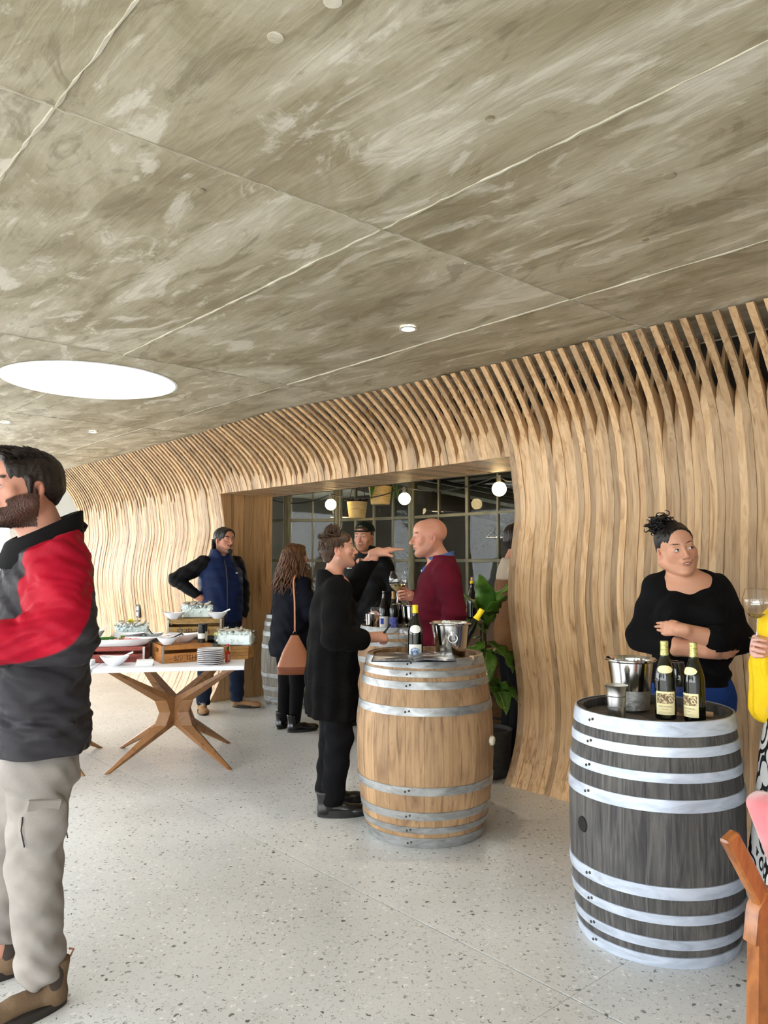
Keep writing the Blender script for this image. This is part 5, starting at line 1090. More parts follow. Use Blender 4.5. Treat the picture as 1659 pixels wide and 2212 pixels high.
# ================================================================ 1. man in the red and grey jacket
def man_red():
    P = person('bearded man in a red and charcoal jacket, grey cargo trousers and suede boots', (-1.215, 2.7, 0), -80)
    hc = np.array((.0, -.04, 1.70)); g = 1.08; R = rot(yaw=12, pitch=2); H_ = SDF(hc - (.15, .19, .32), hc + (.15, .17, .17), .0038); head(H_, R, hc, g, 0, 1.05, (0, .04, 1.5), .072, 0, 1.1, .7)
    bc = core([((0, .03, 1.46), (0, .02, 1.1), .11, .13), ((0, .02, 1.1), (0, .02, .9), .13, .13), ((.1, .02, .92), (.11, .0, .5), .08, .055), ((.11, 0, .5), (.12, .04, .1), .05, .04), ((-.1, .02, .92), (-.13, -.05, .5), .08, .055), ((-.13, -.05, .5), (-.15, -.05, .1), .05, .04), ((.19, .03, 1.46), (.29, .05, 1.2), .05, .04), ((.29, .05, 1.2), (.2, -.24, 1.17), .04, .035), ((-.19, .03, 1.46), (-.28, .03, 1.2), .05, .04), ((-.28, .03, 1.2), (-.12, -.24, 1.2), .04, .035)])
    HS = SDF(*bbox([(.2, -.24, 1.17), (.02, -.4, 1.1), (-.12, -.24, 1.2), (-.02, -.42, 1.3)], .09), .005); hand(HS, (.17, -.28, 1.175), (-.45, -.8, .1), (.5, -.2, .8), -1, ((.8, .9, .5),) * 4); hand(HS, (-.12, -.28, 1.2), (.3, -.9, .1), (-.4, -.1, .9), 1, ((.8, .9, .5),) * 4)
    fc = face_color(R, hc, g, (190, 134, 112), (160, 86, 78), (24, 16, 13), (58, 38, 28), .85, .006); sdf_obj('body', [H_, bc, HS], 'skin', P, fc); eyes(P, R, hc, g, open_=.9, bw=.0045); beard_strands(P, H_, fc, R, hc, 5200, .007, 'hair_dark')
    hr = hair_cap(R, hc, g, .004, .0075, .088, nape=-.055, amp=.0011, freq=420, temple=.02); hr.frame(R, hc)
    hr.ell(np.array((0, -.03, .108)) * g, np.array((.058, .062, .018)) * g, .02)
    for s in (-1, 1): hr.cone(np.array((s * .077, -.014, .025)) * g, np.array((s * .075, -.012, -.016)) * g, .011, .007, .008)
    sdf_obj('hair', hr.frame(), 'hair_dark', P)
    rg = np.random.default_rng(3); lines = []
    for i in range(240):                                  # short combed strands on the crown
        a = rg.uniform(-.062, .062); y0 = rg.uniform(-.085, .07); zc = .118 - 9 * a * a - 4.2 * max(0, y0 - .02) ** 2; p0 = np.array((a, y0, zc)); d = np.array((a * .25, -.028, .008 + .012 * rg.uniform())); lines.append(([hc + R @ (p0 * g), hc + R @ ((p0 + d * .5 + (0, 0, .005)) * g), hc + R @ ((p0 + d) * g)], rg.uniform(.7, 1.2)))
    strands(lines, .0036, 'hair_dark', P, n=5)
    J = SDF((-.42, -.34, .78), (.44, .33, 1.72), .0065)
    J.loft([(.74, 0, .028, .215, .165), (.82, 0, .028, .215, .165), (.92, 0, .025, .21, .162), (1.02, 0, .02, .21, .158), (1.2, 0, .025, .22, .165), (1.36, 0, .03, .225, .16), (1.46, 0, .045, .19, .13), (1.54, 0, .05, .115, .098), (1.6, 0, .045, .092, .09)], .02)
    for s in (-1, 1):
        el = (s * .30, .05, 1.21); wrp = (s * (.2 if s > 0 else .13), -.25, 1.18); J.cone((s * .17, .035, 1.46), el, .1, .09, .06); J.cone(el, wrp, .088, .064, .03)
    J.half((0, .13, 1.575), (0, -.5, 1), .008); J.ell((0, -.035, 1.66), (.085, .095, .14), .008, 's'); J.cone((0, -.2, 1.6), (0, -.07, 1.55), .06, .055, .01, 's')
    J.fold(wr(.0046, 44, 1.)); J.fold(wr(.0022, 90, 4.)); J.fold(lambda X, Y, Z: .0055 * np.exp(-((Z - .93) / .04) ** 2) * np.sin(Z * 150 + 7 * Y + 3 * np.sin(X * 9))); J.fold(lambda X, Y, Z: .005 * np.exp(-((Z - 1.22) / .07) ** 2) * np.sin(Z * 120 - 60 * Y) * (np.abs(X) > .2)); J.half((0, 0, .81), (0, .0, -1), .004)
    red, grey = L3((170, 12, 40)), L3((52, 50, 54))
    def jc(V):
        x, y, z = np.abs(V[:, 0]), V[:, 1], V[:, 2]; zb = np.interp(y, [-.3, -.1, -.02, .05, .1, .14, .18, .24], [1.115, 1.135, 1.155, 1.2, 1.27, 1.37, 1.45, 1.47]); m = np.clip((z - zb) / .007 + .5, 0, 1)
        m *= np.clip(.5 + np.maximum((y + .06 - .25 * np.maximum(0, z - 1.44)) / .007, (x - .19) / .007), 0, 1); return grey + (red - grey) * m[:, None]
    sdf_obj('jacket', J, 'jacket_shell', P, jc, 1)
    K = SDF((-.18, -.2, 1.42), (.18, .21, 1.66), .006); K.loft([(1.40, 0, .015, .15, .15), (1.5, 0, .03, .13, .13), (1.63, 0, .045, .108, .108)], .0); K.loft([(1.38, 0, .01, .115, .115), (1.5, 0, .025, .098, .1), (1.7, 0, .04, .084, .088)], .004, 's'); K.half((0, .14, 1.63), (0, -.5, 1), .006); K.half((0, .15, 1.52), (0, .5, -1), .006); sdf_obj('collar', K, 'collar_fleece', P)
    MB().tube([(0, .15, 1.59), (.0, .168, 1.575), (0, .158, 1.556)], .008, 8).obj('drawcord_toggle', 'zip', P); MB().tube([(.0, -.142, 1.44), (0, -.158, 1.3), (0, -.15, 1.1), (0, -.148, .83)], .006, 6).obj('zip', 'zip', P)
    T = SDF((-.3, -.28, .06), (.32, .26, .9), .007); T.loft([(.72, 0, .025, .17, .13), (.82, 0, .028, .165, .125), (.88, 0, .03, .16, .12)], .03)
    T.chain([(.085, .022, .74), (.105, .005, .46), (.128, .03, .13)], [.102, .086, .074], .05); T.chain([(-.085, .02, .74), (-.13, -.05, .46), (-.15, -.04, .18)], [.102, .085, .073], .05)
    T.ell((.185, .02, .605), (.035, .075, .1), .015)
    T.fold(lambda X, Y, Z: .006 * np.sin(Z * 75 + 9 * X + 6 * np.sin(Y * 14)) * np.clip((.42 - Z) * 4, .2, 1)); T.fold(wr(.003, 46, 2.)); T.half((.125, .03, .085), (0, .35, -1), .004); sdf_obj('trousers', T, 'cargo_cloth', P, None, 1)
    MB().box((.206, .012, .668), (.010, .105, .036), Rx(rad(-8)) @ Ry(rad(4)), .004).obj('pocket_flap', 'cargo_cloth', P)
    for a, b, xx in ((-.05, .64, .199), (.082, .64, .188)): MB().tube([(xx, a, b), (xx + .006, a - .004, .6), (xx, a + .008, .545)], .0022, 6).obj('pocket_seam', 'sole_dark', P)
    for (hl, yw) in (((.14, .075, 0), 8), ((-.15, -.01, 0), -12)):
        b = shoe(P, hl, yw, .30, .105, .10, 'boot_suede', 'sole_dark', boot=.05, name='ankle_boot', sole_h=.028)
        for s in (-1, 1): MB().ball((s * .037, -.012, .105), (.008, .024, .045), 12, 8).obj('elastic_panel', 'sock_elastic', b)
        MB().tube([(0, .045, .14), (0, .056, .16), (0, .042, .166)], .004, 6).obj('pull_tab', 'leather_tan', b)
man_red()

def legs_cloth(S_, Lp, Rp, rs, k=.05):
    for q in (Lp, Rp): S_.chain(q, rs, k)
# ================================================================ 2. woman with crossed arms
def woman_black():
    P = person('woman in a black top with crossed arms and curly hair pinned up', (1.45, 3.72, 0), 8)
    hc = np.array((-.05, -.04, 1.505)); g = 1.03; R = rot(yaw=13, pitch=3, roll=-11); H_ = SDF((-.24, -.22, 1.2), (.2, .18, 1.67), .0036); head(H_, R, hc, g, 1., .95, (-.01, .015, 1.36), .06, .9, .7, .75)
    H_.ell((0, -.005, 1.31), (.15, .098, .085), .03); H_.ell((0, -.02, 1.36), (.11, .06, .04), .03)
    bc = core([((0, 0, 1.3), (0, 0, 1.0), .1, .12), ((0, 0, 1.0), (0, 0, .85), .12, .14), ((.09, 0, .85), (.09, 0, .45), .09, .06), ((.09, 0, .45), (.09, .02, .1), .05, .04), ((-.09, 0, .85), (-.09, 0, .45), .09, .06), ((-.09, 0, .45), (-.09, .02, .1), .05, .04), ((.14, .01, 1.32), (.21, -.03, 1.08), .05, .045), ((-.14, .01, 1.32), (-.21, -.03, 1.09), .05, .045)])
    A = SDF((-.36, -.36, .93), (.36, .06, 1.26), .0045); A.chain([(.21, -.06, 1.075), (.09, -.20, 1.095), (-.065, -.228, 1.14)], [.05, .046, .031], .01); A.chain([(-.21, -.06, 1.085), (-.08, -.175, 1.06), (.07, -.20, 1.04)], [.05, .045, .031], .008)
    hand(A, (-.062, -.227, 1.14), (-1, .85, -.02), (-.6, -1, .3), 1, ((.15, .2, .1),) * 4, (.25, .2, .1), .9, .01); hand(A, (.068, -.20, 1.04), (1, .35, .0), (.3, -.9, -.45), 1, ((.25, .35, .2), (.2, .3, .2), (.2, .35, .2), (.3, .4, .2)), (.25, .2, .1), .9, .02)
    sk = (208, 154, 126); sdf_obj('body', [H_, bc, A], 'skin', P, face_color(R, hc, g, sk, (176, 92, 88), (36, 24, 20), browth=.0026)); eyes(P, R, hc, g, .0045, 'hair_black', .0022)
    tb = c_ = hc + R @ (np.array((0, -.0915, -.0628)) * g); MB().ball(tb, (.014, .005, .0032), 12, 6, Matrix(R.tolist())).obj('teeth', 'eye_white', P)
    eb = hc + R @ (np.array((-.083, .004, -.043)) * g); MB().ball(eb, .006, 10, 8).obj('earring', 'zip', P)
    def ex(S_): S_.ell(np.array((0, .03, .07)) * g, np.array((.07, .085, .055)) * g, .02)
    sdf_obj('hair', hair_cap(R, hc, g, .004, .004, .096, nape=-.05, amp=.0010, freq=360, sweep=.2, temple=.024, extra=ex), 'hair_black', P)
    rg = np.random.default_rng(5); lines = []
    for i in range(210):                                  # the bun of curls at the back of the crown
        c0 = np.array((-.03, .045, .115)) + rg.normal(0, 1, 3) * (.026, .025, .019); r = rg.uniform(.008, .017); ph = rg.uniform(0, 6.3); ax = rot(rg.uniform(0, 360), rg.uniform(-60, 60)); pts = [hc + R @ ((c0 + ax @ np.array((r * cos(t + ph), r * sin(t + ph), .004 * (t - 3)))) * g) for t in np.linspace(0, 7, 15)]; lines.append((pts, rg.uniform(.7, 1.2)))
    strands(lines, .0032, 'hair_black', P, 'curly_bun', 5)
    T = SDF((-.38, -.3, .78), (.38, .2, 1.45), .006); T.loft([(.83, 0, .0, .185, .148), (.95, 0, -.005, .18, .152), (1.06, 0, -.005, .168, .142), (1.18, 0, -.0, .17, .13), (1.29, 0, .005, .165, .112), (1.355, 0, .01, .135, .085), (1.41, 0, .015, .085, .07)], .02)
    for s in (-1, 1):
        T.ell((s * .075, -.10, 1.2), (.085, .07, .082), .05); T.cone((s * .13, .012, 1.318), (s * .212, -.035, 1.085), .076, .07, .04)
    T.cone((.212, -.035, 1.085), (.085, -.195, 1.098), .07, .062, .03); T.cone((-.212, -.035, 1.09), (-.11, -.15, 1.064), .07, .062, .03)
    T._apply(lambda X, Y, Z: np.maximum((1.322 + 8 * X * X - Z) * .6, Y - .03), (0, -.1, 1.42), .2, .004, 's'); T.fold(wr(.003, 40, 3.)); T.fold(lambda X, Y, Z: .006 * np.exp(-((Z - .96) / .09) ** 2) * np.sin(Z * 95 + 8 * np.sin(X * 7) + 3 * X)); T.half((0, 0, .87), (0, 0, -1), .006)
    H2 = [((.06, -.208, 1.10), (-1, -.75, .15)), ((-.12, -.152, 1.062), (1, -.75, -.1))]
    T._apply(lambda X, Y, Z: (np.sqrt((X + .06) ** 2 * .7 + (Y + .235) ** 2 * 1.2 + (Z - 1.12) ** 2 * 4) - .105), (-.05, -.235, 1.12), .14, .004, 's') if 0 else None
    sdf_obj('top', T, 'black_cloth', P, None, 1)
    for (a, b, ra, rb) in (((.21, -.04, 1.085), (.065, -.212, 1.098), .066, .06), ((-.21, -.04, 1.09), (-.105, -.155, 1.062), .066, .058)):
        a, b = np.array(a), np.array(b); d = (b - a) / np.linalg.norm(b - a); MB().tube([a, a + (b - a) * .5, b - d * .01, b, b - d * .004], [ra, (ra + rb) / 2 + .004, rb + .003, rb, rb * .75], 20, False).obj('sleeve', 'black_cloth', P)
    JN = SDF((-.28, -.22, .06), (.28, .22, .95), .009); JN.loft([(.78, 0, .0, .182, .145), (.9, 0, 0, .175, .14)], .03); legs_cloth(JN, [(.09, 0, .8), (.09, -.01, .45), (.09, .02, .1)], [(-.09, 0, .8), (-.09, -.01, .45), (-.09, .02, .1)], [.112, .075, .058]); JN.fold(wr(.002, 50)); sdf_obj('jeans', JN, 'denim_blue', P, None, 1)
    for s in (-1, 1): shoe(P, (s * .09, .06, 0), s * 8, .25, .09, .09, 'boot_black', 'sole_black')
woman_black()

# ================================================================ 3. short-haired woman in the long black coat
def woman_coat():
    P = person('short-haired woman in a long black coat gesturing over the blond barrel', (-.275, 4.62, 0), 98)
    hc = np.array((.0, -.005, 1.515)); g = .92; R = rot(yaw=-4, pitch=-6); H_ = SDF((-.16, -.22, 1.24), (.16, .14, 1.68), .004); head(H_, R, hc, g, .6, 1.1, (0, .03, 1.34), .05, .3, .9, -.3)
    H_.ell((0, .01, 1.29), (.13, .085, .07), .03)
    bc = core([((0, .02, 1.28), (0, .02, .9), .1, .12), ((.08, .02, .88), (.085, .02, .45), .08, .055), ((.085, .02, .45), (.09, .05, .1), .048, .04), ((-.08, .02, .88), (-.085, .02, .45), .08, .055), ((-.085, .02, .45), (-.09, .05, .1), .048, .04), ((.16, .01, 1.28), (.2, -.12, 1.26), .045, .04), ((.2, -.12, 1.26), (.1, -.24, 1.47), .038, .03), ((-.16, .01, 1.3), (-.23, .06, 1.04), .045, .04), ((-.23, .06, 1.04), (-.13, -.17, 1.0), .038, .03)])
    A = SDF((-.28, -.58, .9), (.24, -.08, 1.62), .0048); A.cone((.13, -.2, 1.44), (.1, -.26, 1.505), .03, .026, .01); hand(A, (.1, -.255, 1.5), (-.1, -1, .2), (-.25, .1, .95), 1, ((-.05, .15, .1), (.05, .15, .1), (.12, .2, .1), (.2, .25, .1)), (.75, .1, .0), .98, .09)
    A.cone((-.16, -.1, 1.0), (-.125, -.19, 1.005), .032, .027, .01); hand(A, (-.125, -.185, 1.005), (.12, -1, .02), (-.75, 0, .65), -1, ((1.1, 1.25, .7), (1.15, 1.3, .7), (1.2, 1.3, .7), (1.25, 1.3, .7)), (.5, .75, .35), .95)
    sdf_obj('body', [H_, bc, A], 'skin', P, face_color(R, hc, g, (200, 148, 126), (160, 90, 84), (40, 28, 22), browth=.003)); eyes(P, R, hc, g)
    sdf_obj('hair', hair_cap(R, hc, g, .0042, .004, .07, nape=-.075, amp=.0012, freq=300, temple=.022), 'hair_brown', P)
    rg = np.random.default_rng(8); lines = []
    for i in range(420):
        th = rg.uniform(-2.3, 2.3); el = rg.uniform(-.1, 1.5); n_ = np.array((sin(th) * cos(el), -cos(th) * cos(el) * .0 + cos(th + pi) * -cos(el), sin(el)))
        n_ = np.array((sin(th) * cos(el), cos(th) * cos(el), sin(el))); p0 = np.array((0, .026, .036)) + n_ * (.076, .094, .085)
        if p0[1] < -.045 and p0[2] < .085: continue
        fl = np.array((n_[0] * .2, .4 - .7 * (el > .75), .25 + 1.1 * max(0, el - .5))); fl = fl / np.linalg.norm(fl) if el > .5 else np.array((n_[0] * .2, .35, -1.)) ; L_ = rg.uniform(.026, .042) * (1.25 if el > .8 else .8)
        d = fl * L_; lines.append(([hc + R @ (p0 * g), hc + R @ ((p0 + d * .5 + n_ * .007) * g), hc + R @ ((p0 + d + n_ * .006) * g)], rg.uniform(.7, 1.3)))
    strands(lines, .0038, 'hair_brown', P, n=5)
    C = SDF((-.36, -.42, .48), (.34, .26, 1.45), .007); C.loft([(.48, -.01, .04, .18, .135), (.56, -.01, .04, .19, .148), (.75, -.01, .035, .195, .155), (.95, -.01, .03, .19, .148), (1.15, 0, .025, .185, .138), (1.25, 0, .03, .175, .115), (1.32, 0, .035, .12, .085), (1.37, 0, .04, .08, .072)], .02)
    C.chain([(.14, .01, 1.28), (.2, -.11, 1.25), (.12, -.22, 1.46)], [.08, .066, .05], .04); C.chain([(-.14, .02, 1.28), (-.235, .05, 1.03), (-.165, -.11, .995)], [.082, .078, .06], .03)
    C.ell((0, -.04, 1.46), (.075, .085, .12), .008, 's'); C.fold(wr(.004, 32, 4.)); C.fold(lambda X, Y, Z: .008 * np.sin(38 * np.arctan2(X, Y - .04) * .35 + 3 * Z) * np.clip((1.1 - Z) * 1.5, 0, 1)); C.half((0, 0, .535), (0, .1, -1), .01); sdf_obj('coat', C, 'black_wool', P, None, 1)
    K = SDF((-.14, -.14, 1.28), (.14, .18, 1.46), .006); K.loft([(1.28, 0, .03, .115, .1), (1.40, 0, .045, .08, .078)], 0); K.loft([(1.26, 0, .02, .09, .09), (1.44, 0, .035, .066, .066)], .004, 's'); K.half((0, .0, 1.345), (0, -.75, 1), .01); sdf_obj('collar', K, 'black_wool', P)
    T = SDF((-.25, -.2, .06), (.25, .24, .85), .009); legs_cloth(T, [(.085, .03, .8), (.085, .01, .45), (.09, .05, .1)], [(-.085, .03, .8), (-.09, .0, .45), (-.1, .04, .1)], [.1, .08, .066]); T.fold(wr(.004, 40)); sdf_obj('trousers', T, 'black_cloth', P, None, 1)
    for s, y in ((-1, .09), (1, .06)): shoe(P, (s * .1, y, 0), s * 6, .265, .1, .1, 'boot_black', 'sole_black', name='chunky_boot', boot=.04, sole_h=.042)
    MB().tube([(-.125, -.255, 1.03), (-.1, -.30, 1.075)], [.006, .0045], 8).obj('pen', 'ink_dark', P)
woman_coat()

# ================================================================ 4. bald man in the maroon sweater
def man_maroon():
    P = person('bald man in a maroon sweater over a denim shirt, holding a wine glass', (.35, 5.02, 0), -82)
    hc = np.array((.0, -.06, 1.60)); g = 1.04; R = rot(yaw=3, pitch=3); H_ = SDF((-.17, -.26, 1.3), (.17, .12, 1.78), .0038); head(H_, R, hc, g, 0, 1.15, (0, .02, 1.43), .064, 0, 1.05, .3)
    H_.ell((0, 0, 1.38), (.13, .09, .07), .03)
    bc = core([((0, .01, 1.36), (0, .02, 1.), .11, .13), ((0, .02, 1.), (0, .02, .88), .13, .13), ((.09, .02, .88), (.1, .02, .48), .085, .055), ((.1, .02, .48), (.1, .05, .1), .05, .04), ((-.09, .02, .88), (-.1, .02, .48), .085, .055), ((-.1, .02, .48), (-.1, .05, .1), .05, .04), ((.18, .02, 1.4), (.25, .06, 1.12), .05, .042), ((.25, .06, 1.12), (.22, -.04, .9), .042, .035), ((-.18, .02, 1.4), (-.25, .0, 1.14), .05, .042), ((-.25, 0, 1.14), (-.12, -.17, 1.22), .042, .035)])
    A = SDF((-.26, -.36, 1.1), (.02, -.08, 1.36), .0045); A.cone((-.17, -.12, 1.2), (-.125, -.165, 1.218), .033, .03, .01); hand(A, (-.13, -.16, 1.215), (.35, -1, .12), (-.8, -.25, -.3), -1, ((.9, 1.0, .5), (.95, 1.05, .5), (1.0, 1.1, .5), (1.05, 1.1, .5)), (.45, .8, .3), 1.0)
    A2 = SDF((.12, -.16, .74), (.32, .08, 1.0), .006); hand(A2, (.22, -.04, .9), (-.1, -.3, -1), (.9, -.2, 0), -1, ((.2, .3, .2),) * 4)
    sdf_obj('body', [H_, bc, A, A2], 'skin', P, face_color(R, hc, g, (208, 148, 124), (166, 92, 84), (62, 44, 34), (150, 108, 90), .35, .0048)); eyes(P, R, hc, g, open_=.85)
    W_ = SDF((-.38, -.3, .86), (.38, .24, 1.54), .0068); W_.loft([(.84, 0, .01, .19, .145), (.95, 0, .0, .2, .165), (1.08, 0, -.01, .2, .165), (1.22, 0, 0, .205, .155), (1.34, 0, .01, .2, .135), (1.42, 0, .02, .15, .1), (1.48, 0, .025, .09, .08)], .02)
    W_.chain([(.165, .03, 1.375), (.255, .065, 1.12), (.23, -.02, .92)], [.086, .07, .05], .028); W_.chain([(-.165, .02, 1.38), (-.25, .0, 1.14), (-.155, -.135, 1.205)], [.086, .07, .05], .04)
    W_.ell((0, -.02, 1.54), (.08, .085, .14), .006, 's'); W_.cone((0, -.16, 1.5), (0, -.13, 1.36), .055, .012, .008, 's'); W_.fold(wr(.003, 36, 5.)); W_.fold(lambda X, Y, Z: .003 * np.sin(Z * 90 + 20 * Y) * np.exp(-((Z - 1.12) / .08) ** 2)); W_.half((0, 0, .88), (0, 0, -1), .006); sdf_obj('sweater', W_, 'maroon_knit', P, None, 1)
    K = SDF((-.15, -.2, 1.34), (.15, .15, 1.56), .0055); K.loft([(1.36, 0, -.0, .118, .115), (1.46, 0, .012, .09, .095), (1.53, 0, .02, .08, .084)], 0); K.loft([(1.3, 0, -.02, .1, .1), (1.46, 0, .01, .08, .085), (1.56, 0, .018, .072, .076)], .003, 's'); K.half((0, .0, 1.49), (0, -.25, 1), .006); K.half((0, 0, 1.40), (0, -.9, -1), .004); K.cone((0, -.17, 1.52), (0, -.125, 1.41), .035, .006, .004, 's'); sdf_obj('shirt_collar', K, 'denim_shirt', P)
    SH = SDF((-.1, -.2, 1.3), (.1, .0, 1.46), .006); SH.ell((0, -.05, 1.375), (.055, .06, .05), .0); sdf_obj('shirt_front', SH, 'denim_shirt', P); MB().ball((.004, -.11, 1.385), (.007, .003, .007), 10, 6).obj('button', 'label_white', P)
    T = SDF((-.25, -.2, .06), (.25, .24, .95), .009); T.loft([(.8, 0, .01, .18, .14), (.92, 0, .01, .18, .14)], .03); legs_cloth(T, [(.09, .02, .82), (.1, .01, .45), (.1, .05, .1)], [(-.09, .02, .82), (-.1, .0, .45), (-.1, .05, .1)], [.11, .08, .065]); T.fold(wr(.003, 40)); sdf_obj('trousers', T, 'denim_dark', P, None, 1)
    for s in (-1, 1): shoe(P, (s * .1, .09, 0), s * 8, .28, .1, .09, 'boot_black', 'sole_black')
    bpy.context.view_layer.update(); q = P.matrix_world @ Vector((-.085, -.255, 1.165)); wine_glass('large balloon glass of white wine in the hand of the man in maroon', q, 1.0, .045, emblem=-1.9, wide=1.1)
man_maroon()

# ================================================================ 5. bearded man in the navy vest
def man_vest():
    P = person('bearded man in a navy quilted vest, hand on hip, behind the buffet', (-1.60, 7.62, 0), 20)
    hc = np.array((.02, -.04, 1.645)); g = 1.04; R = rot(yaw=16, pitch=-2, roll=3); H_ = SDF((-.16, -.24, 1.36), (.18, .14, 1.82), .0045); head(H_, R, hc, g, 0, 1.05, (0, .02, 1.47), .062, 0, 1.05, .3)
    bc = core([((0, .01, 1.4), (0, .02, 1.), .11, .13), ((0, .02, 1.), (0, .02, .9), .13, .13), ((.1, .02, .9), (.17, .0, .5), .085, .055), ((.17, 0, .5), (.2, .05, .1), .05, .04), ((-.09, .02, .9), (-.14, -.02, .5), .085, .055), ((-.14, -.02, .5), (-.15, .02, .1), .05, .04), ((.19, .02, 1.43), (.25, .05, 1.15), .05, .042), ((.25, .05, 1.15), (.22, -.03, .93), .042, .035), ((-.19, .02, 1.43), (-.42, .06, 1.27), .05, .042), ((-.42, .06, 1.27), (-.23, -.05, 1.1), .042, .034)])
    A = SDF((-.34, -.2, .94), (-.04, .06, 1.2), .005); A.cone((-.27, -.03, 1.135), (-.225, -.055, 1.095), .034, .03, .01); hand(A, (-.225, -.055, 1.095), (1, -.35, -.35), (-.35, -.9, .2), -1, ((.3, .4, .2),) * 4, (.9, .3, .2), 1.)
    A2 = SDF((.12, -.16, .76), (.32, .08, 1.0), .007); hand(A2, (.22, -.03, .92), (-.05, -.2, -1), (.9, -.2, 0), -1, ((.2, .3, .2),) * 4)
    fc = face_color(R, hc, g, (190, 132, 108), (150, 84, 78), (24, 16, 14), (30, 20, 16), .6, .0055, beard_cut=-.06); sdf_obj('body', [H_, bc, A, A2], 'skin', P, fc); eyes(P, R, hc, g, .003, open_=.9); beard_strands(P, H_, fc, R, hc, 250, .006, 'hair_black', 4)
    GB = SDF(hc - .16, hc + .16, .005).frame(R, hc); GB.ell(np.array((0, -.088, -.104)) * g, np.array((.026, .02, .026)) * g, 0); GB.cone(np.array((-.026, -.088, -.05)) * g, np.array((.026, -.088, -.05)) * g, .0075, .0075, .004); GB.ell(np.array((0, -.101, -.0625)) * g, np.array((.019, .018, .009)) * g, .003, 's'); sdf_obj('goatee', GB.frame(), 'hair_black', P)
    sdf_obj('hair', hair_cap(R, hc, g, .0045, .011, .085, nape=-.085, amp=.002, freq=190, temple=.027), 'hair_black', P)
    rg = np.random.default_rng(11); lines = []
    for i in range(90):
        a = rg.uniform(1.0, 1.9) * rg.choice([-1, 1]) + pi * 0; a = pi - rg.uniform(-1.25, 1.25); p0 = np.array((sin(a) * .083, .03 - cos(a) * .098, rg.uniform(-.045, .02))); pts = [hc + R @ ((p0 + np.array((sin(a) * (.004 + .008 * sin(t * 5 + i)), -cos(a) * (.004 + .008 * sin(t * 5 + i)), -.05 * t)) ) * g) for t in np.linspace(0, 1, 9)]; lines.append((pts, rg.uniform(.8, 1.4)))
    strands(lines, .0052, 'hair_black', P, n=5)
    Sh = SDF((-.54, -.2, .88), (.38, .2, 1.5), .0075); Sh.chain([(.165, .02, 1.42), (.255, .05, 1.15), (.23, -.03, .93)], [.082, .066, .048], .02); Sh.chain([(-.165, .02, 1.42), (-.425, .06, 1.27), (-.265, -.035, 1.13)], [.084, .072, .05], .02); Sh.fold(wr(.004, 44, 2.)); sdf_obj('sleeves', Sh, 'black_puffer', P, None, 1)
    V_ = SDF((-.3, -.26, .82), (.3, .24, 1.6), .007); V_.loft([(.82, 0, .0, .2, .16), (.92, 0, -.005, .212, .175), (1.05, 0, -.01, .21, .175), (1.2, 0, -.005, .212, .165), (1.34, 0, .005, .21, .145), (1.43, 0, .02, .165, .115), (1.5, 0, .02, .105, .1), (1.56, 0, .015, .088, .092)], .02)
    V_.ell((0, -.03, 1.6), (.075, .085, .13), .006, 's'); V_.cone((0, -.2, 1.58), (0, -.1, 1.46), .05, .015, .01, 's'); V_.fold(lambda X, Y, Z: .006 * np.abs(np.sin(Z * 34)) + .002 * np.sin(X * 60 + 20 * Z)); V_.half((0, 0, .86), (0, 0, -1), .006); sdf_obj('vest', V_, 'navy_puffer', P, None, 1)
    MB().tube([(0, -.09, 1.46), (0, -.145, 1.38), (0, -.176, 1.25), (0, -.188, 1.08), (0, -.186, .95), (0, -.168, .87)], .006, 6).obj('zip', 'zip', P); MB().box((.1, -.165, 1.33), (.025, .004, .012), Rz(.35)).obj('logo', 'label_white', P)
    T = SDF((-.3, -.2, .06), (.34, .24, .95), .009); T.loft([(.8, 0, .01, .185, .14), (.92, 0, .01, .185, .145)], .03); legs_cloth(T, [(.095, .02, .82), (.17, .0, .46), (.2, .05, .1)], [(-.09, .02, .82), (-.14, -.02, .46), (-.15, .03, .1)], [.112, .08, .066]); T.fold(wr(.004, 44)); sdf_obj('jeans', T, 'denim_dark', P, None, 1)
    shoe(P, (-.15, .06, 0), -14, .27, .1, .08, 'shoe_suede', 'sole_dark', laces='lace_pale', sole_h=.026); shoe(P, (.2, .07, 0), 52, .27, .1, .08, 'shoe_suede', 'sole_dark', laces='lace_pale', sole_h=.026)
man_vest()

